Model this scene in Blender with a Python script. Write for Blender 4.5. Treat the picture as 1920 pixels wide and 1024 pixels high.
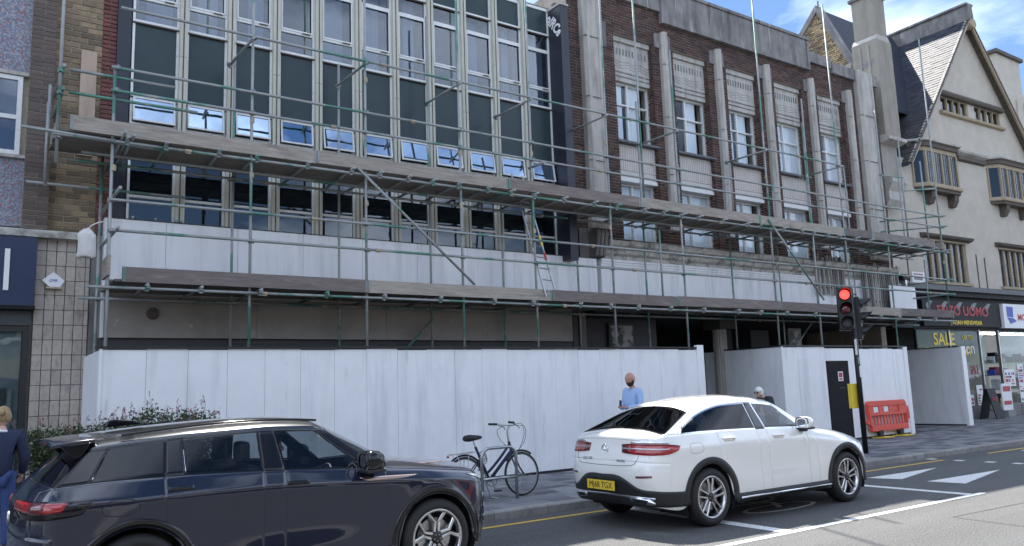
import bpy, bmesh, math, random
from mathutils import Vector, Matrix
from mathutils.bvhtree import BVHTree
R = math.radians
rnd = random.Random(7)
scn = bpy.context.scene
for o in list(bpy.data.objects): bpy.data.objects.remove(o)
COL = scn.collection

# ------------------------------------------------------------ camera, sky, sun
cam = bpy.data.cameras.new('camera'); camo = bpy.data.objects.new('camera', cam); COL.objects.link(camo)
cam.sensor_width = 36; cam.lens = 28.125; cam.clip_start = .1; cam.clip_end = 3000
yaw, pit, rol = R(34.744), R(8.337), R(-1.963)
fw = Vector((math.sin(yaw)*math.cos(pit), math.cos(yaw)*math.cos(pit), math.sin(pit)))
rt = Vector((math.cos(yaw), -math.sin(yaw), 0)); up = rt.cross(fw)
rt, up = math.cos(rol)*rt + math.sin(rol)*up, -math.sin(rol)*rt + math.cos(rol)*up
camo.matrix_world = Matrix(((rt.x, up.x, -fw.x, 0), (rt.y, up.y, -fw.y, 0), (rt.z, up.z, -fw.z, 1.75), (0, 0, 0, 1)))
scn.camera = camo
SUN = Vector((.249, .536, .806)).normalized()
sun = bpy.data.lights.new('sun', 'SUN'); suno = bpy.data.objects.new('sun', sun); COL.objects.link(suno)
sun.energy = 3.4; sun.angle = R(.53); sun.color = (1, .95, .87)
suno.rotation_euler = SUN.to_track_quat('Z', 'Y').to_euler(); suno.location = (0, 0, 40)
scn.view_settings.view_transform = 'Standard'; scn.view_settings.look = 'None'
scn.view_settings.exposure = 1.87; scn.view_settings.gamma = 1
W = bpy.data.worlds.new('World'); scn.world = W; W.use_nodes = True
def world():
    nt = W.node_tree; N = nt.nodes; L = nt.links; N.clear()
    sky = N.new('ShaderNodeTexSky'); sky.sky_type = 'NISHITA'; sky.sun_disc = False
    sky.sun_elevation = math.asin(SUN.z); sky.sun_rotation = math.atan2(SUN.x, SUN.y)
    sky.air_density = 1.0; sky.dust_density = .0; sky.ozone_density = 4.0; sky.altitude = 1500
    tc = N.new('ShaderNodeTexCoord'); sep = N.new('ShaderNodeSeparateXYZ'); L.new(tc.outputs['Generated'], sep.inputs[0])
    add = N.new('ShaderNodeMath'); add.operation = 'ADD'; add.inputs[1].default_value = .22; L.new(sep.outputs['Z'], add.inputs[0])
    mx = N.new('ShaderNodeMath'); mx.operation = 'MAXIMUM'; mx.inputs[1].default_value = .05; L.new(add.outputs[0], mx.inputs[0])
    dv = N.new('ShaderNodeVectorMath'); dv.operation = 'DIVIDE'; cb = N.new('ShaderNodeCombineXYZ')
    for i in range(3): L.new(mx.outputs[0], cb.inputs[i])
    L.new(tc.outputs['Generated'], dv.inputs[0]); L.new(cb.outputs[0], dv.inputs[1])
    mp = N.new('ShaderNodeMapping'); mp.inputs['Location'].default_value = (2.28, 8.5, 0); L.new(dv.outputs[0], mp.inputs[0])
    n1 = N.new('ShaderNodeTexNoise'); n1.inputs['Scale'].default_value = 1.35; n1.inputs['Detail'].default_value = 9; n1.inputs['Roughness'].default_value = .52
    n1.inputs['Distortion'].default_value = .25; L.new(mp.outputs[0], n1.inputs['Vector'])
    rp = N.new('ShaderNodeValToRGB'); rp.color_ramp.elements[0].position = .41; rp.color_ramp.elements[1].position = .54
    L.new(n1.outputs[0], rp.inputs[0])
    n2 = N.new('ShaderNodeTexNoise'); n2.inputs['Scale'].default_value = 3.2; n2.inputs['Detail'].default_value = 6; L.new(mp.outputs[0], n2.inputs['Vector'])
    r2 = N.new('ShaderNodeValToRGB'); r2.color_ramp.elements[0].position = .32; r2.color_ramp.elements[1].position = .66
    r2.color_ramp.elements[0].color = (7.2, 8.7, 11.6, 1); r2.color_ramp.elements[1].color = (12.0, 13.4, 15.9, 1)
    L.new(n2.outputs[0], r2.inputs[0])
    mix = N.new('ShaderNodeMix'); mix.data_type = 'RGBA'; L.new(rp.outputs[0], mix.inputs['Factor'])
    L.new(sky.outputs[0], mix.inputs[6]); L.new(r2.outputs[0], mix.inputs[7])
    bg = N.new('ShaderNodeBackground'); bg.inputs['Strength'].default_value = .052
    out = N.new('ShaderNodeOutputWorld'); L.new(mix.outputs[2], bg.inputs[0]); L.new(bg.outputs[0], out.inputs[0])
world()

# ------------------------------------------------------------ materials
M = {}
def P(name, col, rough=.6, metal=0., var=0., vs=4., vec=(1, 1, 1), col2=None, thr=(.4, .6), bump=0., bs=60., spec=.5,
      coat=0., cior=1.5, rand=None, rvar=.25, dirt=None, dirt2=None, bvec=(1, 1, 1), obj=False):
    m = bpy.data.materials.new(name); m.use_nodes = True; nt = m.node_tree; N = nt.nodes; L = nt.links
    b = N['Principled BSDF']
    b.inputs['Roughness'].default_value = rough; b.inputs['Metallic'].default_value = metal
    b.inputs['Specular IOR Level'].default_value = spec; b.inputs['Coat Weight'].default_value = coat; b.inputs['Coat Roughness'].default_value = .015; b.inputs['Coat IOR'].default_value = cior
    if obj:
        tc = N.new('ShaderNodeTexCoord'); pos = tc.outputs['Object']; geo = N.new('ShaderNodeNewGeometry')
    else:
        geo = N.new('ShaderNodeNewGeometry'); pos = geo.outputs['Position']
    def noise(scale, vec, det=5, rough=.6):
        mp = N.new('ShaderNodeMapping'); mp.inputs['Scale'].default_value = vec; L.new(pos, mp.inputs[0])
        n = N.new('ShaderNodeTexNoise'); n.inputs['Scale'].default_value = scale; n.inputs['Detail'].default_value = det
        n.inputs['Roughness'].default_value = rough; L.new(mp.outputs[0], n.inputs['Vector']); return n.outputs[0]
    def rgb(c):
        n = N.new('ShaderNodeRGB'); n.outputs[0].default_value = (*c, 1); return n.outputs[0]
    def ramp(v, a, bb, ca=(0, 0, 0), cb=(1, 1, 1)):
        r = N.new('ShaderNodeValToRGB'); e = r.color_ramp.elements
        e[0].position = a; e[1].position = bb; e[0].color = (*ca, 1); e[1].color = (*cb, 1); L.new(v, r.inputs[0]); return r.outputs[0]
    def mixc(f, a, bb, mode='MIX'):
        n = N.new('ShaderNodeMix'); n.data_type = 'RGBA'; n.blend_type = mode
        if isinstance(f, float): n.inputs[0].default_value = f
        else: L.new(f, n.inputs[0])
        L.new(a, n.inputs[6]); L.new(bb, n.inputs[7]); return n.outputs[2]
    c = rgb(col)
    if col2: c = mixc(ramp(noise(vs, vec), *thr), c, rgb(col2))
    if var: c = mixc(1., c, ramp(noise(vs*1.7, vec), .25, .75, (1-var,)*3, (1+var,)*3), 'MULTIPLY')
    if rand:
        if rand == 'island': v = geo.outputs['Random Per Island']
        else: v = N.new('ShaderNodeObjectInfo').outputs['Random']
        c = mixc(1., c, ramp(v, 0, 1, (1-rvar, 1-rvar, 1-rvar*.9), (1+rvar, 1+rvar*.92, 1+rvar*.85)), 'MULTIPLY')
    for d in (dirt, dirt2):
        if d:
            dc, a, bb, sc, dvv, amt = d
            f = ramp(noise(sc, dvv, 7, .65), a, bb, (0, 0, 0), (amt,)*3); c = mixc(f, c, rgb(dc))
    L.new(c, b.inputs['Base Color'])
    if bump:
        bn = N.new('ShaderNodeBump'); bn.inputs['Strength'].default_value = bump; bn.inputs['Distance'].default_value = .01
        L.new(noise(bs, bvec, 4), bn.inputs['Height']); L.new(bn.outputs[0], b.inputs['Normal'])
    M[name] = m; return m
def glass(name, tint, ior=1.5, gloss=.02, gcol=(.95, .97, 1)):
    m = bpy.data.materials.new(name); m.use_nodes = True; nt = m.node_tree; N = nt.nodes; L = nt.links; N.clear()
    f0 = ((ior-1)/(ior+1))**2      # Schlick reflectance, the same from both sides of the sheet
    lw = N.new('ShaderNodeNewGeometry'); dt = N.new('ShaderNodeVectorMath'); dt.operation = 'DOT_PRODUCT'; L.new(lw.outputs['Incoming'], dt.inputs[0]); L.new(lw.outputs['Normal'], dt.inputs[1])
    def mth(op, a, b=None):
        n = N.new('ShaderNodeMath'); n.operation = op
        for i, q in enumerate((a, b)):
            if q is None: continue
            if isinstance(q, (int, float)): n.inputs[i].default_value = q
            else: L.new(q, n.inputs[i])
        return n.outputs[0]
    fr_ = mth('ADD', mth('MULTIPLY', mth('POWER', mth('SUBTRACT', 1., mth('ABSOLUTE', dt.outputs['Value'])), 5.), 1-f0), f0)
    t = N.new('ShaderNodeBsdfTransparent'); t.inputs[0].default_value = (*tint, 1)
    g = N.new('ShaderNodeBsdfGlossy'); g.inputs['Roughness'].default_value = gloss; g.inputs[0].default_value = (*gcol, 1)
    geo = N.new('ShaderNodeNewGeometry'); nz = N.new('ShaderNodeTexNoise'); nz.inputs['Scale'].default_value = 1.6
    L.new(geo.outputs['Position'], nz.inputs['Vector']); bp = N.new('ShaderNodeBump'); bp.inputs['Strength'].default_value = .05; bp.inputs['Distance'].default_value = .05
    L.new(nz.outputs[0], bp.inputs['Height']); L.new(bp.outputs[0], g.inputs['Normal'])
    mx = N.new('ShaderNodeMixShader'); L.new(fr_, mx.inputs[0]); L.new(t.outputs[0], mx.inputs[1]); L.new(g.outputs[0], mx.inputs[2])
    o = N.new('ShaderNodeOutputMaterial'); L.new(mx.outputs[0], o.inputs[0]); M[name] = m; return m
def emit(name, col, st):
    m = P(name, col, .4); b = m.node_tree.nodes['Principled BSDF']
    b.inputs['Emission Color'].default_value = (*col, 1); b.inputs['Emission Strength'].default_value = st; return m

DK = (.03, .03, .032)
P('asphalt', (.072, .073, .074), .85, var=.3, vs=.9, vec=(.12, 1, 1), bump=1., bs=70, dirt=((.20, .20, .195), .50, .60, 55., (1, 1, 1), .75), dirt2=((.030, .030, .032), .52, .68, 34., (1, 1, 1), .8))
P('ground', (.12, .12, .11), .9, var=.2)
P('paint_white', (.72, .72, .7), .6, var=.08, vs=6, dirt=((.14, .14, .14), .52, .66, 30., (1, 1, 1), .75))
P('paint_yellow', (.62, .40, .05), .6, var=.1, vs=6, dirt=((.1, .1, .09), .58, .72, 25., (1, 1, 1), .5))
P('slab', (.15, .155, .165), .85, var=.15, vs=9, rand='object', rvar=.55, bump=.35, bs=90)
P('slab_bulk', (.15, .155, .165), .85, var=.15, vs=9, rand='island', rvar=.55, bump=.35, bs=90)
P('slab_joint', (.07, .07, .068), .9)
P('kerb', (.26, .255, .245), .8, var=.15, vs=5, rand='object', rvar=.12, bump=.4, bs=70, dirt=((.1, .1, .095), .5, .75, 6., (1, 1, 1), .6))
P('hoard', (.80, .815, .83), .42, var=.04, vs=2, dirt=((.40, .42, .45), .5, .78, 3.2, (1, 1, .10), .5), dirt2=((.34, .325, .29), .62, .74, 6., (1, 1, .16), .45))
P('hoard_side', (.75, .765, .79), .5, var=.04, vs=2, dirt=((.40, .40, .40), .5, .8, 3.2, (1, 1, .12), .5))
P('black_trim', (.015, .016, .018), .5)
P('door_black', (.014, .014, .016), .7, var=.2, spec=.15)
P('galv', (.30, .315, .31), .55, .4, col2=(.10, .235, .185), vs=.85, thr=(.54, .58), var=.18, bump=.2, bs=120, dirt=((.2, .19, .17), .55, .75, 9., (1, 1, 1), .5), dirt2=((.55, .56, .55), .66, .72, 20., (1, 1, 1), .5))
P('coupler', (.24, .25, .25), .55, .6, col2=(.10, .22, .17), vs=1.3, thr=(.5, .56), var=.3)
P('brass', (.36, .31, .22), .6, .3, var=.3)
P('board', (.275, .25, .215), .85, var=.3, vs=3, vec=(.5, 6, 6), rand='object', rvar=.28, bump=.5, bs=25, bvec=(.15, 3, 3), dirt=((.12, .10, .085), .56, .7, 4., (.4, 2, 2), .6))
P('board_dark', (.165, .14, .13), .85, var=.3, vs=3, vec=(.5, 6, 6), rand='object', rvar=.2, bump=.5, bs=25, bvec=(.15, 3, 3), dirt=((.36, .30, .26), .55, .68, 3.5, (.5, 2, 2), .5))
P('deck', (.20, .175, .15), .85, var=.25, vs=3, vec=(.5, 6, 6), rand='object', rvar=.2)
P('cream', (.48, .475, .40), .75, var=.1, vs=3, vec=(1, 1, .4), dirt=((.28, .27, .22), .52, .75, 5., (1, 1, .3), .5), bump=.15)
P('frame_white', (.66, .67, .66), .5, var=.08, vs=8, dirt=((.30, .29, .26), .56, .72, 14., (1, 1, 1), .55))
P('spandrel', (.030, .050, .056), .34, var=.12, vs=.8, spec=.28, dirt=((.09, .12, .13), .6, .85, 1.5, (1, 1, .2), .3))
P('navy', (.018, .021, .034), .45, var=.2, vs=2)
P('fascia', (.80, .815, .84), .5, var=.05, vs=1.5, vec=(1, 1, .3), dirt=((.34, .34, .34), .5, .8, 2.5, (1.5, 1, .12), .55), dirt2=((.2, .2, .19), .66, .78, 9., (1, 1, .5), .5))
P('fascia_beige', (.29, .275, .25), .55, var=.08, vs=1.2, dirt=((.15, .14, .125), .5, .78, 1.6, (1, 1, .8), .6), dirt2=((.42, .41, .38), .62, .68, 5., (1, 1, 1), .6))
P('grime', (.06, .06, .055), .9, var=.3)
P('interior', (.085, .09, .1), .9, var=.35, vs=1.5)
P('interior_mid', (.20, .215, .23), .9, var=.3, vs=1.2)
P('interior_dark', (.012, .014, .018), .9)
P('blind', (.34, .36, .40), .8, var=.2, vs=2, vec=(8, 8, .2))
P('net', (.74, .77, .80), .9, var=.22, vs=5, vec=(9, 1, .25), bump=.3, bs=12, bvec=(6, 1, .1))
glass('pane', (.66, .72, .78), 1.75); glass('pane_dark', (.50, .56, .60), 1.7); glass('pane_fan', (.5, .6, .65), 7.0, .02, (.66, .82, 1.0)); glass('pane_clear', (.93, .95, .96), 1.5); glass('shop_glass', (.8, .86, .86), 1.4)
P('brick_red', (.068, .036, .030), .85, var=.25, vs=14, rand='island', rvar=.5, bump=.4, bs=90, dirt=((.03, .027, .026), .5, .75, 1.1, (1, 1, .5), .65))
P('mortar', (.34, .30, .25), .9, var=.2, vs=6, dirt=((.11, .10, .09), .5, .72, 1.1, (1, 1, .5), .6))
P('brick_yellow', (.205, .155, .098), .85, var=.22, vs=16, rand='object', rvar=.42, bump=.4, bs=90, dirt=((.13, .10, .07), .52, .75, 3.5, (1, 1, 1), .6))
P('brick_yellow_bulk', (.32, .25, .15), .85, var=.22, vs=16, rand='island', rvar=.5, bump=.4, bs=90, dirt=((.07, .06, .05), .5, .7, .9, (1, 1, 1), .7))
P('brick_brown', (.105, .082, .07), .7, var=.2, vs=16, rand='object', rvar=.22, bump=.3, bs=90)
P('brick_quoin', (.135, .050, .045), .8, var=.2, vs=16, rand='object', rvar=.3, bump=.3)
P('mortar_light', (.42, .38, .31), .9, var=.2, vs=8)
P('mortar_dark', (.05, .045, .04), .9, var=.2)
P('stone', (.42, .395, .36), .8, var=.15, vs=2.5, vec=(1, 1, .5), bump=.25, bs=50, dirt=((.15, .14, .13), .46, .74, 2.2, (2, 1, .25), .75))
P('stone_dark', (.21, .20, .195), .85, var=.25, vs=2, bump=.35, bs=40, dirt=((.06, .058, .056), .44, .68, 2.0, (2, 1, .3), .8), dirt2=((.55, .55, .53), .60, .66, 2.6, (3.2, 1, .16), .6))
P('stone_panel', (.42, .405, .375), .75, var=.08, vs=3, dirt=((.17, .165, .15), .46, .70, 2.4, (2.2, 1, .22), .75), bump=.15)
P('panel_cream', (.52, .49, .46), .65, var=.06, vs=3, dirt=((.36, .33, .30), .55, .8, 4., (2.5, 1, .15), .5))
P('cornice', (.50, .48, .44), .85, var=.2, vs=3, bump=.8, bs=22, dirt=((.09, .085, .075), .48, .66, 3.2, (1, 1, 1.5), .75), dirt2=((.68, .66, .62), .58, .66, 2.2, (1, 1, 1), .7))
P('lead', (.11, .115, .125), .6, .2, var=.25, vs=3)
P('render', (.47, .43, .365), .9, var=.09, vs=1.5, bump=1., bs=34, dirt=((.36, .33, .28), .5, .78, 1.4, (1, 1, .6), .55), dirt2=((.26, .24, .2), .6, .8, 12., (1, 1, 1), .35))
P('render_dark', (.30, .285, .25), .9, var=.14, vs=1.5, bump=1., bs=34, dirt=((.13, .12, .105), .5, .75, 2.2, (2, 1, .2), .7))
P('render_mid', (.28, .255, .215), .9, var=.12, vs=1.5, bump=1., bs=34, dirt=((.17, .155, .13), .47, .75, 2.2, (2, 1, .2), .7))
P('timber_pale', (.34, .275, .185), .8, var=.2, vs=6, vec=(2, 2, .4), dirt=((.2, .16, .1), .55, .75, 8., (1, 1, .3), .6))
P('timber_dark', (.09, .075, .06), .8, var=.3, vs=5)
P('slate', (.042, .048, .064), .6, var=.2, vs=7, rand='island', rvar=.3, bump=.25, bs=25, spec=.14)
P('clay', (.32, .1, .07), .8, var=.2)
P('tile', (.40, .36, .31), .45, var=.16, vs=7, rand='object', rvar=.12, bump=.15, bs=30, dirt=((.16, .135, .115), .53, .68, 7., (1.5, 1, .6), .55))
P('tile_grout', (.065, .055, .055), .8)
P('sign_navy', (.012, .025, .075), .4, var=.1)
P('wood_ply', (.42, .32, .25), .8, var=.2, vs=4, vec=(1, 1, .2), dirt=((.28, .2, .16), .55, .72, 3., (1, 1, .3), .5))
P('white_plain', (.75, .76, .77), .5, var=.03); P('grey_plain', (.22, .225, .23), .6, var=.1); P('grey_dark', (.05, .052, .056), .6, var=.15)
P('shop_black', (.010, .010, .012), .55, spec=.2); P('red_sign', (.42, .025, .03), .5); P('yellow_sign', (.75, .55, .05), .5); P('blue_sign', (.05, .08, .42), .5)
P('rubber', (.018, .018, .019), .75, bump=.2, bs=80); P('steel', (.42, .425, .43), .32, .9, var=.12, vs=12)
P('black_metal', (.012, .013, .015), .38, .2); P('chrome', (.75, .76, .78), .12, 1.); P('alloy', (.55, .55, .56), .25, 1., var=.05); P('alloy_dark', (.05, .05, .055), .35, .8)
P('plastic_black', (.016, .017, .019), .55); P('gloss_black', (.008, .008, .010), .10, coat=.15, spec=.4)
P('car_white', (.80, .80, .765), .25, coat=1., spec=.4); P('car_dark', (.005, .009, .026), .25, .0, coat=1., spec=.3, cior=1.55)
P('roof_dark', (.012, .014, .018), .2, .1, coat=1., cior=1.7)
P('lamp_red', (.33, .008, .012), .12, coat=1.); P('lamp_dark', (.12, .008, .012), .1, coat=1.); P('lamp_clear', (.6, .63, .66), .1, .5, coat=1.)
P('copper_trim', (.50, .38, .33), .25, .9); P('plate', (.78, .55, .04), .45)
glass('car_glass', (.52, .57, .58), 1.55, 0.); glass('car_glass_dark', (.06, .07, .08), 1.48, 0.)
P('skin', (.45, .245, .175), .55, var=.08, vs=20); P('skin_pale', (.60, .38, .31), .55, var=.06, vs=20); P('beard', (.035, .024, .018), .9, var=.4, vs=60)
P('shirt_blue', (.36, .50, .76), .85, var=.1, vs=14, bump=.3, bs=18); P('cloth_navy', (.022, .030, .065), .95, var=.2, vs=9, bump=.5, bs=20); P('denim', (.045, .075, .20), .95, var=.2, vs=16, bump=.3)
P('trouser', (.03, .032, .04), .9, var=.2); P('hair_fair', (.36, .25, .13), .7, var=.4, vs=30, vec=(1, 1, .3), bump=.5, bs=60); P('hair_white', (.72, .72, .70), .8, var=.2, vs=40, bump=.5, bs=60)
P('leaf', (.055, .080, .033), .6, var=.35, vs=8, rand='island', rvar=.5); P('stem', (.09, .085, .045), .8); P('petal', (.26, .07, .09), .6, rand='island', rvar=.4)
P('barrier_red', (.66, .070, .040), .5, var=.1, vs=8); P('bag', (.56, .55, .53), .8, var=.12, vs=7, bump=.7, bs=14)
emit('lamp_lit', (1., .05, .04), .9); P('photo_grey', (.36, .37, .38), .5, col2=(.05, .055, .06), vs=3.2, thr=(.47, .53)); emit('shop_tube', (1, .97, .9), 7.)

# ------------------------------------------------------------ helpers
def tag(o, label=None, cat=None, group=None, kind=None):
    if label: o['label'] = label
    if cat: o['category'] = cat
    if group: o['group'] = group
    if kind: o['kind'] = kind
    return o
def thing(name, label, cat, loc=(0, 0, 0), rz=0., group=None):
    o = bpy.data.objects.new(name, None); COL.objects.link(o); o.location = loc; o.rotation_euler = (0, 0, rz)
    o.empty_display_size = .2; return tag(o, label, cat, group)
class MB:
    def __init__(s): s.v = []; s.f = []
    def add(s, vs, fs):
        n = len(s.v); s.v += [tuple(v) for v in vs]; s.f += [tuple(i+n for i in f) for f in fs]; return s
    def box(s, x0, x1, y0, y1, z0, z1):
        return s.add([(x0, y0, z0), (x1, y0, z0), (x1, y1, z0), (x0, y1, z0), (x0, y0, z1), (x1, y0, z1), (x1, y1, z1), (x0, y1, z1)],
                     [(0, 3, 2, 1), (4, 5, 6, 7), (0, 1, 5, 4), (1, 2, 6, 5), (2, 3, 7, 6), (3, 0, 4, 7)])
    def cbox(s, x0, x1, y0, y1, z0, z1, c=.006):            # box whose front (-Y) edges are chamfered
        return s.add([(x0, y0+c, z0), (x1, y0+c, z0), (x1, y0+c, z1), (x0, y0+c, z1), (x0+c, y0, z0+c), (x1-c, y0, z0+c), (x1-c, y0, z1-c), (x0+c, y0, z1-c),
                      (x0, y1, z0), (x1, y1, z0), (x1, y1, z1), (x0, y1, z1)],
                     [(4, 5, 6, 7), (0, 1, 5, 4), (1, 2, 6, 5), (2, 3, 7, 6), (3, 0, 4, 7), (0, 8, 9, 1), (1, 9, 10, 2), (2, 10, 11, 3), (3, 11, 8, 0), (8, 11, 10, 9)])
    def tube(s, a, b, r=.0242, n=10, r2=None, cap=True):
        a = Vector(a); b = Vector(b); d = (b-a).normalized(); q = d.to_track_quat('Z', 'Y'); r2 = r if r2 is None else r2
        vs = []
        for p, rr in ((a, r), (b, r2)):
            for i in range(n):
                t = 2*math.pi*i/n; vs.append(p + q @ Vector((rr*math.cos(t), rr*math.sin(t), 0)))
        fs = [(i, (i+1) % n, n+(i+1) % n, n+i) for i in range(n)]
        if cap: fs += [tuple(range(n))[::-1], tuple(range(n, 2*n))]
        return s.add(vs, fs)
    def path(s, pts, r=.02, n=8, closed=False):
        pts = [Vector(p) for p in pts]; k = len(pts); rs = r if isinstance(r, (list, tuple)) else [r]*k; vs = []; nrm = None
        for i, p in enumerate(pts):
            d = (pts[(i+1) % k]-pts[i-1]) if closed else (pts[min(i+1, k-1)]-pts[max(i-1, 0)])
            d.normalize()
            if nrm is None: nrm = d.orthogonal().normalized()
            nrm = (nrm - d*nrm.dot(d)); nrm = nrm.normalized() if nrm.length > 1e-5 else d.orthogonal().normalized()
            b = d.cross(nrm)
            for j in range(n):
                t = 2*math.pi*j/n; vs.append(p + nrm*(rs[i]*math.cos(t)) + b*(rs[i]*math.sin(t)))
        fs = []
        for i in range(k if closed else k-1):
            i2 = (i+1) % k
            for j in range(n): fs.append((i*n+j, i*n+(j+1) % n, i2*n+(j+1) % n, i2*n+j))
        if not closed: fs += [tuple(range(n))[::-1], tuple(range((k-1)*n, k*n))]
        return s.add(vs, fs)
    def prism(s, poly, y0, y1, ax='xz'):                      # polygon in xz extruded along y (or 'yz' along x, 'xy' along z)
        n = len(poly)
        m = {'xz': lambda p, t: (p[0], t, p[1]), 'yz': lambda p, t: (t, p[0], p[1]), 'xy': lambda p, t: (p[0], p[1], t)}[ax]
        vs = [m(p, y0) for p in poly] + [m(p, y1) for p in poly]
        return s.add(vs, [tuple(range(n)), tuple(range(2*n-1, n-1, -1))] + [(i, n+i, n+(i+1) % n, (i+1) % n) for i in range(n)])
    def lathe(s, c, prof, n=16, ax=(0, 0, 1)):                # prof: (radius, height) along ax
        q = Vector(ax).to_track_quat('Z', 'Y'); c = Vector(c); vs = []
        for r, h in prof:
            for j in range(n):
                t = 2*math.pi*j/n; vs.append(c + q @ Vector((r*math.cos(t), r*math.sin(t), h)))
        fs = []
        for i in range(len(prof)-1):
            for j in range(n): fs.append((i*n+j, i*n+(j+1) % n, (i+1)*n+(j+1) % n, (i+1)*n+j))
        return s.add(vs, fs)
    def ball(s, c, r, n=12, m=8):
        rx, ry, rz = r if isinstance(r, (tuple, list)) else (r, r, r); vs = []; fs = []
        for i in range(m+1):
            a = math.pi*i/m
            for j in range(n):
                t = 2*math.pi*j/n; vs.append((c[0]+rx*math.sin(a)*math.cos(t), c[1]+ry*math.sin(a)*math.sin(t), c[2]+rz*math.cos(a)))
        for i in range(m):
            for j in range(n): fs.append((i*n+j, (i+1)*n+j, (i+1)*n+(j+1) % n, i*n+(j+1) % n))
        return s.add(vs, fs)
    def mesh(s, name, smooth=False, fix=True):
        me = bpy.data.meshes.new(name); me.from_pydata(s.v, [], s.f); me.update()
        if fix:
            bm = bmesh.new(); bm.from_mesh(me); bmesh.ops.remove_doubles(bm, verts=bm.verts, dist=1e-6) if smooth else None
            bmesh.ops.recalc_face_normals(bm, faces=bm.faces); bm.to_mesh(me); bm.free()
        if smooth: me.shade_smooth()
        return me
    def build(s, name, mat, parent=None, smooth=False, bevel=0., kind=None, fix=True):
        me = s.mesh(name, smooth, fix)
        return link(name, me, mat, parent, bevel, kind)
def link(name, me, mat, parent=None, bevel=0., kind=None):
    o = bpy.data.objects.new(name, me); COL.objects.link(o)
    if mat and not me.materials: me.materials.append(M[mat] if isinstance(mat, str) else mat)
    if parent: o.parent = parent
    if bevel:
        md = o.modifiers.new('bevel', 'BEVEL'); md.width = bevel; md.segments = 2; md.limit_method = 'ANGLE'
    if kind: o['kind'] = kind
    return o
def box(name, x0, x1, y0, y1, z0, z1, mat, parent=None, bevel=0., kind=None):
    return MB().box(x0, x1, y0, y1, z0, z1).build(name, mat, parent, bevel=bevel, kind=kind, fix=False)
def inst(name, me, loc, parent=None, rot=None, scale=None, mat=None):
    o = bpy.data.objects.new(name, me); COL.objects.link(o); o.location = loc
    if rot: o.rotation_euler = rot
    if scale: o.scale = scale
    if mat and not me.materials: me.materials.append(M[mat])
    if parent: o.parent = parent
    return o
def text(name, body, size, mat, loc, rot, parent=None, ext=.004, sx=1., align='CENTER', bold=0., shear=0.):
    cu = bpy.data.curves.new(name, 'FONT'); cu.body = body; cu.size = size; cu.extrude = ext; cu.align_x = align; cu.align_y = 'CENTER'
    cu.offset = bold; cu.shear = shear; cu.resolution_u = 3
    t = bpy.data.objects.new('tmp', cu); COL.objects.link(t)
    dg = bpy.context.evaluated_depsgraph_get(); me = bpy.data.meshes.new_from_object(t.evaluated_get(dg)); me.name = name
    bpy.data.objects.remove(t); me.materials.clear()
    o = link(name, me, mat, parent); o.location = loc; o.rotation_euler = rot; o.scale = (sx, 1, 1); return o
FRONT = (math.pi/2, 0, 0)           # lettering that faces -Y
def bricks(rects, y, mat, parent, name='brickwork', bl=.215, bh=.065, j=.010, holes=(), depth=.03, seed=1, single=False, pname='brick', ax='y', j2=None):
    """stretcher-bond bricks proud of a mortar face at y; single=True makes each brick an object"""
    r = random.Random(seed); mb = MB(); cache = {}
    for (x0, x1, z0, z1) in rects:
        z = z0; row = 0
        while z < z1-.02:
            zt = min(z+bh, z1); x = x0-(.5*(bl+j) if row % 2 else 0)
            while x < x1-.004:
                a, b = max(x, x0), min(x+bl, x1)
                if b-a > .025 and not any(hx0 < (a+b)/2 < hx1 and hz0 < (z+zt)/2 < hz1 for hx0, hx1, hz0, hz1 in holes):
                    p = r.uniform(-.004, .004)
                    if single:
                        key = (round(b-a, 2), round(zt-z, 3))
                        if key not in cache:
                            if ax == 'y': cache[key] = MB().cbox(-(b-a)/2, (b-a)/2, -.012, depth, -(zt-z)/2, (zt-z)/2, .005).mesh(pname, fix=False)
                        inst(pname, cache[key], ((a+b)/2, y+p, (z+zt)/2), parent, mat=mat)
                    elif ax == 'y': mb.cbox(a, b, y-.012+p, y+depth, z, zt, .005)
                    else:
                        n0 = len(mb.v); mb.cbox(a, b, -.012+p, depth, z, zt, .005)
                        mb.v[n0:] = [(y+v[1], v[0], v[2]) for v in mb.v[n0:]]
                x += bl+j
            z += bh+j; row += 1
    if not single: return mb.build(name, mat, parent, fix=(ax != 'y'), kind='stuff')

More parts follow.
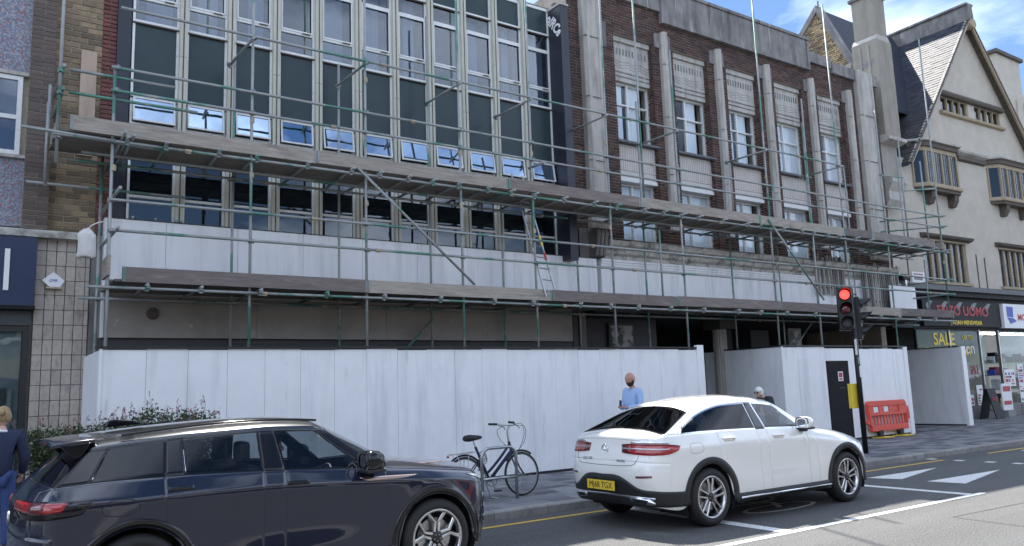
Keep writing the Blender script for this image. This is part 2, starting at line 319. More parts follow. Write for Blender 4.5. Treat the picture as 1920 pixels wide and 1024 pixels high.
# ------------------------------------------------------------ ground, road, pavement
KY, PZ = 9.45, .12
box('ground', -900, 900, -900, 900, -.6, -.12, 'ground', kind='structure')
def rot_sheet():
    box('road', -90, 160, -4.4, KY+.02, -.11, 0, 'asphalt', kind='structure')
rot_sheet()
pv = box('pavement', -90, 160, KY+.15, 15.6, -.1, PZ-.008, 'slab_joint', kind='structure')
pv2 = box('far_pavement', -90, 160, -10.5, -4.4, -.1, PZ, 'kerb', kind='structure')
def pave():
    sizes = [(.40, .40), (.60, .40), (.40, .40), (.80, .40)]
    me = {}; bulk = MB(); cnt = 0; r = random.Random(3); cand = []
    y = KY+.16
    rowi = 0
    while y < 15.5:
        h = .2 if rowi % 2 else .3
        x = -3.0 + r.random()*.5
        while x < 44:
            w = r.choice((.3, .45, .6, .45)); cand.append((x, y, w, h)); x += w+.006
        y += h+.006; rowi += 1
    def vis(c):
        x, y = c[0], c[1]
        return (4.3 < x < 9.3 and y < 12.85) or (12.5 < x < 34 and (y < 12.85 or (23 < x)))
    vl = sorted([c for c in cand if vis(c)], key=lambda c: c[0]**2+c[1]**2)
    near = set(map(id, vl[:300]))
    for c in cand:
        x, y, w, h = c
        if id(c) in near:
            k = (w, h)
            if k not in me: me[k] = MB().box(0, w, 0, h, -.05, 0).mesh('slab', fix=False)
            inst('slab', me[k], (x, y, PZ+r.uniform(-.0015, .0015)), pv, mat='slab')
        elif not (1.7 < x < 24 and y > 12.9):
            bulk.box(x, x+w, y, y+h, PZ-.05, PZ+r.uniform(-.0015, .0015))
    bulk.build('slabs', 'slab_bulk', pv, fix=False, kind='stuff')
pave()
kb = thing('kerb', None, None); tag(kb, kind='structure')
km = MB().prism([(0, -.1), (.145, -.1), (.145, PZ+.002), (.02, PZ+.002), (0, PZ-.02)], 0, .905, 'yz').mesh('kerb_stone')
for i in range(60): inst('kerb_stone', km, (-14+i*.915, KY, rnd.uniform(-.002, .002)), kb, mat='kerb')
def mark(name, poly, mat='paint_white', z=.004):
    MB().add([(x, y, z) for x, y in poly], [tuple(range(len(poly)))]).build(name, mat, None, kind='structure')
mark('lane_line', [(-12, 6.125), (12.68, 6.125), (12.68, 6.225), (-12, 6.225)])
mark('stop_line', [(12.31, 6.23), (12.49, 6.23), (12.49, 9.0), (12.31, 9.0)])
mark('stop_line', [(8.02, 6.23), (8.22, 6.23), (8.22, 9.0), (8.02, 9.0)])
mark('hump_triangle', [(13.36, 8.46), (13.54, 7.92), (15.6, 8.4)])
mark('hump_triangle', [(13.50, 7.46), (13.58, 6.87), (15.88, 7.38)])
mark('hump_triangle', [(-6.0, 8.2), (-5.9, 7.5), (-8, 7.8)])
for yy in (9.33, 8.75, 8.14, 7.62, 7.0, 6.4): mark('crossing_dash', [(17.05, yy-.09), (17.25, yy-.09), (17.25, yy+.09), (17.05, yy+.09)])
for yy in (8.75, 8.14, 7.62, 7.0, 6.4): mark('crossing_dash', [(20.05, yy-.09), (20.25, yy-.09), (20.25, yy+.09), (20.05, yy+.09)])
mark('yellow_line', [(-12, 9.0), (17.1, 9.0), (17.1, 9.09), (-12, 9.09)], 'paint_yellow')
mark('yellow_line', [(19.0, 9.0), (60, 9.0), (60, 9.09), (19.0, 9.09)], 'paint_yellow')
def cycle_symbol():
    mb = MB()
    def ring(cx, cy, a, b, w, t0=0, t1=360):
        n = 40; o = []
        for i in range(n+1):
            t = R(t0+(t1-t0)*i/n); c, s_ = math.cos(t), math.sin(t); o.append((cx+a*c, cy+b*s_, .0045)); o.append((cx+(a-w)*c, cy+(b-w*.6)*s_, .0045))
        mb.add(o, [(2*i, 2*i+1, 2*i+3, 2*i+2) for i in range(n)])
    ring(9.6, 7.45, .75, .24, .09); ring(9.6, 8.15, .75, .24, .09)
    for a, b in (((9.6, 7.45), (9.9, 7.8)), ((9.9, 7.8), (9.6, 8.15)), ((9.9, 7.8), (9.3, 7.85))):
        mb.add([(a[0]-.06, a[1], .005), (a[0]+.06, a[1], .005), (b[0]+.06, b[1], .005), (b[0]-.06, b[1], .005)], [(0, 1, 2, 3)])
    mb.build('cycle_symbol', 'paint_white', None, kind='structure')
cycle_symbol()
def seal():
    mb = MB()
    for pts in ([(10.31, 5.42), (12.05, 5.34), (16, 5.5), (22, 5.3)], [(10.31, 5.42), (10.2, 4.6), (10.15, 3.2)]):
        for a, b in zip(pts, pts[1:]):
            d = Vector((b[0]-a[0], b[1]-a[1])).normalized(); n = Vector((-d.y, d.x))*.007
            mb.add([(a[0]+n.x, a[1]+n.y, .003), (b[0]+n.x, b[1]+n.y, .003), (b[0]-n.x, b[1]-n.y, .003), (a[0]-n.x, a[1]-n.y, .003)], [(0, 1, 2, 3)])
    mb.build('road_seal', 'rubber', None, kind='structure')
seal()

# ------------------------------------------------------------ left neighbour
YB = 14.75
def left_building():
    t = thing('shop_building', 'shop building with blue mosaic panels, brown pier and yellow brick strip', 'building', (0, YB, 0))
    d = YB
    box('wall', -7.5, 1.98, .04, 6, .1, 12.5, 'mortar_light', t)
    # brown brick pier, yellow brick strip, red quoin
    box('pier_core', .70, 1.06, -.10, .05, 4.55, 12.5, 'mortar_light', t)
    bricks([(.70, 1.06, 4.56, 9.4)], -.103, 'brick_brown', t, bl=.36, bh=.068, j=.010, single=True, seed=2)
    bricks([(1.06, 1.76, 4.56, 9.0)], .035, 'brick_yellow', t, bl=.225, bh=.083, j=.015, single=True, seed=4)
    bricks([(1.76, 1.98, 4.56, 9.2)], .02, 'brick_quoin', t, bl=.22, bh=.065, j=.014, single=True, seed=5)
    box('ply_board', 1.44, 1.68, -.03, .02, 5.9, 7.75, 'wood_ply', t)
    # mosaic panels and the white framed window
    P('mosaic', (.20, .22, .26), .5, var=.1)
    m = M['mosaic']; nt = m.node_tree; N = nt.nodes; L = nt.links; b = N['Principled BSDF']
    geo = N.new('ShaderNodeNewGeometry'); sc = N.new('ShaderNodeVectorMath'); sc.operation = 'SCALE'; sc.inputs['Scale'].default_value = 42
    L.new(geo.outputs['Position'], sc.inputs[0]); fl = N.new('ShaderNodeVectorMath'); fl.operation = 'FLOOR'; L.new(sc.outputs[0], fl.inputs[0])
    wn = N.new('ShaderNodeTexWhiteNoise'); L.new(fl.outputs[0], wn.inputs['Vector']); rp = N.new('ShaderNodeValToRGB'); e = rp.color_ramp; e.interpolation = 'CONSTANT'
    for i, (p, c) in enumerate(((0, (.20, .21, .26)), (.3, (.13, .15, .20)), (.55, (.28, .29, .33)), (.78, (.17, .18, .24)), (.9, (.26, .09, .09)))):
        el = e.elements[i] if i < 2 else e.elements.new(p); el.position = p; el.color = (*c, 1)
    L.new(wn.outputs['Value'], rp.inputs[0]); L.new(rp.outputs[0], b.inputs['Base Color'])
    for z0, z1 in ((7.15, 12.4), (4.60, 5.72)): box('mosaic_panel', -7.4, .70, -.02, .05, z0, z1, 'mosaic', t)
    box('lintel', -7.4, .72, -.07, .05, 7.10, 7.16, 'stone', t); box('sill', -7.4, .70, -.09, .05, 5.71, 5.76, 'stone', t)
    for k in range(4):
        x1 = .62-k*2.0; x0 = x1-1.75
        w = box('window', x0, x1, .0, .03, 5.77, 7.09, 'interior_mid', t)
        for a, bb, c, dd in ((x0, x1, 5.77, 5.84), (x0, x1, 7.02, 7.09), (x0, x0+.07, 5.84, 7.02), (x1-.07, x1, 5.84, 7.02), (x0+.07, x1-.07, 6.36, 6.43)):
            box('frame', a, bb, -.04, -.001, c, dd, 'frame_white', w)
        box('pane', x0+.07, x1-.07, -.012, -.008, 5.84, 7.02, 'pane', w)
    # ledge, tiled wall, shopfront
    MB().prism([(-.22, 4.42), (-.22, 4.50), (-.10, 4.56), (.05, 4.58), (.05, 4.42)], -7.5, 1.72, 'yz').build('ledge', 'cornice', t)
    box('wall_grout', .93, 1.70, -.02, .05, .1, 4.41, 'tile_grout', t)
    tm = MB().cbox(-.066, .066, -.03, 0, -.116, .116, .004).mesh('tile', fix=False); tn = MB().cbox(-.04, .04, -.03, 0, -.116, .116, .004).mesh('tile', fix=False)
    for i in range(5):
        for k in range(18): inst('tile', tm, (1.005+i*.141, -.02, .28+k*.2395), t, mat='tile')
    for k in range(18): inst('tile', tn, (1.005+4.66*.141+.02, -.02, .28+k*.2395), t, mat='tile')
    box('shop_sign', -7.5, .93, -.20, .03, 3.32, 4.41, 'sign_navy', t); box('sign_rim', -7.5, .94, -.21, .03, 3.26, 3.318, 'shop_black', t)
    box('fascia_band', -7.5, .90, -.05, .04, 3.02, 3.25, 'grey_dark', t)
    box('sign_letter', .50, .57, -.235, -.2, 3.55, 4.2, 'white_plain', t)
    box('shop_frame', .80, .90, -.06, .04, .12, 3.0, 'black_trim', t); box('shop_frame', -7.5, .80, -.06, .04, 2.92, 3.0, 'black_trim', t); box('shop_frame', -7.5, .80, -.06, .04, .12, .5, 'black_trim', t)
    box('shop_interior', -7.4, .79, .0, .03, .5, 2.92, 'interior_mid', t); box('shop_screen', .1, .62, -.03, -.002, .9, 2.05, 'grey_dark', t); box('screen_edge', .64, .70, -.04, -.002, .9, 2.02, 'grey_plain', t)
    box('pane', -7.4, .79, -.048, -.044, .5, 2.92, 'shop_glass', t)
    # alarm box with a five sided face
    mb = MB().prism([(1.02, 3.74), (1.13, 3.64), (1.28, 3.64), (1.34, 3.74), (1.18, 3.88)], -.14, -.03)
    a = thing('alarm_box', 'white five-sided alarm box on the tiled wall', 'alarm box', (0, YB, 0)); mb.build('casing', 'white_plain', a); box('base_strip', 1.08, 1.31, -.146, -.03, 3.61, 3.638, 'brass', a)
    text('lettering', 'CMF', .06, 'blue_sign', (1.18, -.142, 3.74), FRONT, a)
    return t
left_building()

# ------------------------------------------------------------ curtain-wall office building
def office():
    t = thing('office_building', 'office building with cream mullions, dark panels and rows of steel windows', 'building', (0, YB, 0))
    xs = [2.22] + [3.06+.855*i for i in range(10)] + [11.55]
    box('rear_wall', 1.98, 11.76, 3.2, 9, .1, 11.0, 'interior', t); box('roof', 1.98, 12.1, .02, 9, 11.0, 11.12, 'stone_dark', t)
    box('floor_slab', 1.98, 11.7, .12, 3.2, 4.6, 4.84, 'interior', t); box('floor_slab', 1.98, 11.7, .12, 3.2, 7.1, 8.42, 'interior', t); box('end_wall', 1.98, 2.2, .12, 3.2, .1, 11, 'interior', t); box('end_wall', 11.6, 11.75, .12, 3.2, .1, 11, 'interior', t)
    box('back_partition', 2.2, 11.6, 2.2, 2.3, 8.42, 11, 'interior', t); box('back_partition', 2.2, 11.6, 1.2, 1.3, 4.84, 7.1, 'interior', t)
    box('dark_pier', 11.55, 11.78, -.52, .1, 4.70, 10.98, 'navy', t, .004); box('dark_pier', 1.98, 2.20, -.03, .1, 4.70, 11, 'navy', t)
    box('pier_cap', 11.53, 11.80, -.54, .1, 10.98, 11.03, 'stone', t); box('dark_strip', 11.78, 12.2, -.02, .1, 4.7, 11.3, 'navy', t)
    text('graffiti', 'pIRCe', .34, 'white_plain', (11.546, -.25, 10.55), (math.pi/2, R(52), -math.pi/2), t, ext=.001, sx=.85, bold=.012, shear=.2)
    for i, x in enumerate(xs[1:-1]):
        m = box('mullion', x-.066, x+.066, -.125, .06, 4.84, 11.16, 'cream', t)
        box('mullion_joint', x-.067, x+.067, -.126, -.10, 7.93, 7.937, 'grime', m); box('groove', x-.012, x+.012, -.1265, -.12, 4.86, 11.1, 'timber_dark', m)
    r = random.Random(11)
    for i in range(11):
        x0 = xs[i]+(.066 if i else 0); x1 = xs[i+1]-(.066 if i < 10 else .0)
        fr = .04
        for x in (x0, x1-fr): box('side_frame', x, x+fr, -.03, .05, 4.84, 11.0, 'frame_white', t)
        a, b = x0+fr, x1-fr
        for z0, z1 in ((5.26, 5.31), (6.56, 6.61), (7.06, 7.11), (8.44, 8.51), (8.90, 8.95), (9.90, 9.96), (10.32, 10.39), (10.98, 11.05)): box('transom', a, b, -.035, .05, z0, z1, 'frame_white', t, .006)
        for z0, z1 in ((8.43, 8.44), (10.31, 10.32), (7.05, 7.06)): box('drip_edge', x0, x1, -.06, .03, z0, z1+.012, 'timber_dark', t)
        box('spandrel_panel', a, b, -.008, .04, 7.11, 8.43, 'spandrel', t); box('spandrel_panel', a, b, -.008, .04, 10.39, 10.98, 'spandrel', t)
        for z0, z1, mt in ((4.85, 5.26, 'pane_dark'), (5.31, 6.56, 'pane_dark'), (8.51, 8.90, 'pane'), (8.95, 9.90, 'pane'), (9.96, 10.32, 'pane')):
            box('pane', a, b, -.004, .0, z0, z1, mt, t)
        # casement rim of the upper light
        for c, d_, e_, f_ in ((a, b, 8.95, 8.985), (a, b, 9.865, 9.90), (a, a+.03, 8.985, 9.865), (b-.03, b, 8.985, 9.865)): box('casement_rim', c, d_, -.045, -.036, e_, f_, 'frame_white', t)
        box('stay', b-.22, b-.06, -.07, -.045, 8.93, 8.945, 'timber_dark', t)
        # top-hung fanlight, swung out at the bottom
        ang = R((7, 6, 9, 6, 8, 7, 10, 8, 9, 7, 9)[i])
        f = bpy.data.objects.new('fanlight', MB().box(.028, b-.028-a, -.004, 0, -.415, -.025).mesh('fanlight', fix=False)); COL.objects.link(f)
        f.data.materials.append(M['pane_fan']); f.parent = t; f.location = (a, -.05, 7.06); f.rotation_euler = (-ang, 0, 0)
        w = b-a
        for c, d_, e_, f_ in ((0, w, -.025, .0), (0, w, -.445, -.415), (0, .028, -.415, -.025), (w-.028, w, -.415, -.025)): box('frame', c, d_, -.022, .012, e_, f_, 'frame_white', f)
        # things inside the rooms
        if r.random() < .75: box('blind', a+.05+.3*r.random(), a+.35+.35*r.random(), .25, .26, 8.55, 10.3, 'blind', t)
        if r.random() < .5: box('room_post', a+.1, a+.16, .7, .76, 8.45, 10.9, 'white_plain', t)
        if r.random() < .6: box('desk_box', a+.1, b-.15, .4, .9, 8.45, 8.45+r.uniform(.3, .7), 'interior_mid', t)
    # fascia panels over the ground floor
    px = 1.92
    for k, w in enumerate((.92, 1.22, 1.22, 1.22, 1.22, 1.22, 1.22, 1.22, 1.22)):
        box('fascia_panel', px+.003, px+w-.003, -.20, .1, 3.79, 4.83, 'fascia', t, .003); px += w
    box('fascia_grime', 1.92, 12.68, -.206, .08, 4.826, 4.845, 'grime', t)
    box('fascia_side', 1.88, 1.918, -.20, .2, 2.83, 4.83, 'hoard_side', t)
    for a, b in ((1.92, 4.42), (4.425, 7.0), (7.005, 9.4), (9.405, 11.76)): box('lower_panel', a, b, -.195, .1, 2.83, 3.785, 'fascia_beige', t)
    MB().lathe((2.66, -.195, 3.24), [(0, -.05), (.085, -.05), (.1, -.03), (.1, 0)], 20, (0, 1, 0)).build('round_vent', 'timber_dark', t)
    box('shop_head', 1.8, 11.8, -.12, .1, 2.60, 2.828, 'grey_dark', t); box('shutter_box', 2.1, 4.2, -.1, .05, 2.5, 2.72, 'stone', t)
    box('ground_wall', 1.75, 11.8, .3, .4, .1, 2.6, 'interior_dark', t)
    box('side_pier', 1.70, 1.88, -.05, .3, .12, 4.40, 'stone_dark', t)
    for x in (1.99, 2.35, 2.7, 2.78): MB().tube((x+.3, -.28, 4.86), (x+.32, .02, 4.87), .022).build('stub_tube', 'galv', t)
    return t
office()

# ------------------------------------------------------------ brick building
def brick_building():
    t = thing('brick_building', 'dark red brick building with pale stone fins, five window bays and stone parapet', 'building', (0, YB, 0))
    X0, X1 = 12.2, 26.0
    wx = [13.72+2.2*i for i in range(5)]; WW = 1.38
    # carcass: piers and bands of mortar-coloured core, bricks proud of it
    def core(x0, x1, z0, z1): box('wall_core', x0, x1, 0, .5, z0, z1, 'mortar', t)
    edges = [X0] + [v for x in wx for v in (x, x+WW)] + [X1]
    rects = []
    for i in range(0, len(edges), 2):
        core(edges[i], edges[i+1], 4.8, 10.97); rects.append((edges[i], edges[i+1], 5.3, 10.97))
    core(X0, X1, 10.97, 12.15); rects.append((X0, X1, 10.98, 12.14))
    bricks(rects, 0, 'brick_red', t, bl=.215, bh=.066, j=.011, seed=9)
    for x in wx:       # brick reveals seen on the right side of each bay
        bricks([(.0, .22, 5.3, 10.95)], x+WW, 'brick_red', t, ax='x', seed=3, bl=.2)
    box('party_wall', X0, X0+.2, .5, 8, .1, 12.0, 'mortar', t); box('party_wall', X1-.3, X1-.001, .5, 8, .1, 12.0, 'mortar', t); box('roof', X0+.2, X1-.3, .5, 8, 11.7, 11.9, 'lead', t)
    box('floor_slab', X0+.2, X1-.3, .5, 5, 7.1, 7.9, 'interior', t); box('floor_slab', X0+.2, X1-.3, .5, 5, 4.8, 5.2, 'interior', t); box('back_wall', X0+.2, X1-.3, 4, 4.1, .1, 11.7, 'interior', t)
    r = random.Random(5)
    zw = MB()
    for k, x in enumerate(wx):
        a, b = x, x+WW
        # carved panel above the window
        p = box('carved_panel', a, b, .13, .3, 9.74, 10.95, 'stone_panel', t)
        box('panel_head', a, b, .07, .129, 10.82, 10.96, 'stone_panel', p, .01)
        for q in range(11): box('dentil_slot', a+.09+q*.113, a+.135+q*.113, .122, .131, 10.48, 10.66, 'stone_dark', p)
        for z in (10.30, 10.22, 10.14):
            pts = [(a+.02+i*(WW-.04)/24, .128, z+.025*math.sin(i*math.pi/4)) for i in range(25)]; MB().path(pts, .010, 6).build('wave_rib', 'stone_panel', p, smooth=True)
        for z in (9.98, 9.86): box('rib', a+.01, b-.01, .115, .131, z, z+.03, 'stone_dark', p)
        # second floor window: two over two
        def window(z0, z1, tr, rows):
            w = box('window', a, b, .30, .31, z0, z1, 'pane_clear', t); F = .042
            for c, d, e, f in ((a, b, z1-F, z1), (a, b, z0, z0+F), (a, a+F, z0+F, z1-F), (b-F, b, z0+F, z1-F)): box('frame', c, d, .26, .34, e, f, 'frame_white', w)
            m = a+WW*.46; box('frame', m-.028, m+.028, .26, .34, z0+F, z1-F, 'frame_white', w)
            if tr: box('frame', a+F, m-.029, .26, .34, tr, tr+.04, 'frame_white', w); box('frame', m+.029, b-F, .26, .34, tr, tr+.04, 'frame_white', w)
            for c, d in ((a+F, m-.035), (m+.035, b-F)):
                box('curtain', c+r.choice((0, 0, 0, .12)), d-r.choice((0, 0, .1, .22)), .345, .352, z0, z1, 'net', w)
        window(8.07, 9.74, 9.13, 2); window(5.38, 6.98, None, 1)
        box('sill', a-.06, b+.08, -.06, .30, 8.0, 8.066, 'lead', t, .008)
        q = box('spandrel', a, b, .10, .3, 7.10, 7.99, 'panel_cream', t)
        for i in range(17): box('flute', a+.05+i*.077, a+.062+i*.077, .095, .101, 7.32, 7.97, 'stone', q)
        box('flute', a, b, .094, .101, 7.29, 7.302, 'stone_dark', q)
        box('lintel', a-.0, b+.0, .05, .3, 6.99, 7.095, 'frame_white', t, .006)
    # stone fins on the piers, big pilasters at the ends
    for i in range(5):
        x = 15.50+2.2*i
        if i == 4: x = 24.18
        f = MB(); w = .115
        f.prism([(x-w, 0), (x-w, -.12), (x-w*.45, -.19), (x+w*.45, -.19), (x+w, -.12), (x+w, 0)], 5.75, 11.34, 'xy'); fo = f.build('stone_fin', 'stone', t)
        for z in (7.3, 8.9, 10.4): box('joint', x-w-.002, x+w+.002, -.1915, .0, z, z+.008, 'stone_dark', fo)
        MB().prism([(x-.30, 0), (x-.30, -.05), (x+.30, -.05), (x+.30, 0)], 10.9, 11.3, 'xy').build('fin_shoulder', 'stone_dark', t)
    for x0, x1, zt, mt in ((12.55, 13.06, 12.6, 'stone'), (24.66, 25.45, 12.15, 'stone_dark')):
        m = MB(); m.prism([(x0, 0), (x0, -.16), (x0+.07, -.25), (x0+.15, -.25), (x0+.17, -.22), (x1-.09, -.22), (x1-.07, -.25), (x1, -.25), (x1, 0)], 5.6, zt, 'xy'); po = m.build('pilaster', 'stone', t)
        for z in (7.3, 8.95, 10.55): box('joint', x0-.002, x1+.002, -.2515, 0, z, z+.008, 'stone_dark', po)
    for a, b in ((13.31, 13.45), ): box('wall_plate', a, b, -.03, 0, 10.5, 11.2, 'stone_dark', t)
    # parapet
    MB().prism([(15.45, 11.62), (22.1, 11.62), (22.1, 12.62), (15.45, 12.62)], -.13, .5).build('parapet_panel', 'stone_dark', t, bevel=.01)
    for a, b, c, d in ((15.45, 22.1, 11.62, 11.72), (15.45, 15.56, 11.72, 12.6), (21.99, 22.1, 11.72, 12.6)): box('panel_border', a, b, -.155, -.131, c, d, 'stone_dark', t)
    box('parapet_coping', 15.4, 22.15, -.17, .55, 12.622, 12.72, 'stone_dark', t, .01)
    for a, b in ((12.2, 15.44), (22.11, 23.35)): box('coping', a, b, -.10, .5, 11.95, 12.3, 'stone_dark', t, .01)
    box('coping', 23.36, 25.99, -.12, .5, 11.80, 12.18, 'stone_dark', t, .01)
    # cornice, fascia and dark open ground floor
    r2 = random.Random(8)
    x = 12.92
    prof = [(-.05, 4.84), (-.12, 4.88), (-.12, 4.96), (-.22, 5.02), (-.24, 5.1), (-.42, 5.2), (-.44, 5.32), (-.02, 5.40)]
    while x < 25.6:
        w = r2.uniform(.5, 1.1); dd = r2.uniform(-.02, .04); MB().prism([(y+dd*(y < -.1), z-r2.uniform(0, .03)) for y, z in prof] + [(.2, 5.40), (.2, 4.84)], x, min(x+w, 25.6)-.004, 'yz').build('cornice_block', 'cornice', t); x += w
    MB().prism([(-.46, 5.325), (-.02, 5.415), (.2, 5.42), (.2, 5.40), (-.02, 5.40), (-.46, 5.31)], 12.9, 25.6, 'yz').build('cornice_lead', 'lead', t)
    for i in range(3): MB().prism([(-.05, 4.85), (-.3, 4.9), (-.36, 5.2), (-.42, 5.45), (-.40, 5.52), (-.05, 5.55)], 12.50+i*.125, 12.60+i*.125, 'yz').build('console', 'stone_dark', t, bevel=.012)
    box('console_back', 12.2, 12.9, -.06, .1, 4.84, 5.60, 'stone_dark', t)
    px = 12.71
    while px < 25.9:
        w = min(1.22, 25.95-px); box('fascia_panel', px+.003, px+w-.003, -.22, .1, 3.80, 4.66, 'fascia', t, .003); px += w
    box('fascia_underside', 12.7, 25.95, -.18, .1, 3.55, 3.797, 'grey_dark', t)
    for i, z in enumerate((4.662, 4.72, 4.78)): box('fascia_moulding', 12.7, 25.95, -.24-.02*i, .1, z, z+.055, 'fascia', t)
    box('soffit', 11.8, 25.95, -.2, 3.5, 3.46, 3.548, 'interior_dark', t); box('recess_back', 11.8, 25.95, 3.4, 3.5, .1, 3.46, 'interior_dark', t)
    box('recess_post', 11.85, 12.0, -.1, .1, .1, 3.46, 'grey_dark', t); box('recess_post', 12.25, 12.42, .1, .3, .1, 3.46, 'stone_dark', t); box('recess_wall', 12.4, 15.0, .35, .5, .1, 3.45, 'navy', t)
    fr = box('picture', 13.30, 14.15, .28, .33, 2.6, 3.33, 'grey_dark', t); box('print', 13.36, 14.09, .27, .279, 2.72, 3.27, 'photo_grey', fr)
    for i in range(14):
        pass
    col = MB()
    for j in range(16):
        an = 2*math.pi*j/16; col.tube((17.15+.15*math.cos(an), .1+.15*math.sin(an), .1), (17.15+.15*math.cos(an), .1+.15*math.sin(an), 3.2), .032, 8)
    co = col.build('column', 'stone', t); box('capital', 16.85, 17.45, -.2, .4, 3.2, 3.45, 'grime', co)
    for x in (15.5, 19.0, 20.8): box('recess_panel', x, x+.9, 2.0, 2.1, .1, 3.4, 'grey_dark', t)
    fr = box('picture', 20.3, 20.9, .2, .25, 2.6, 3.3, 'grey_plain', t); box('print', 20.36, 20.84, .19, .199, 2.68, 3.22, 'photo_grey', fr)
    return t
brick_building()

# slatted screens fixed over the fascia
def screens():
    r = random.Random(4)
    for x0, x1, z0, z1, lab in ((21.2, 22.75, 4.30, 5.52, 'weathered screen of grey upright slats above the traffic signal'), (23.55, 25.75, 3.95, 5.42, 'wider weathered screen of grey upright slats towards the gabled house')):
        t = thing('slatted_screen', lab, 'screen', (0, YB-.33, 0)); n = int((x1-x0)/.115)
        for i in range(n):
            x = x0+i*.115+r.uniform(-.02, .02); MB().box(x, x+.055, 0, .03, z0+r.uniform(-.03, .05), z1+r.uniform(-.12, .03)).build('slat', 'stone_dark' if r.random() < .45 else 'stone', t)
        box('rail', x0, x1, .031, .06, z0+.2, z0+.26, 'grey_dark', t); box('rail', x0, x1, .031, .06, z1-.3, z1-.24, 'grey_dark', t)
screens()

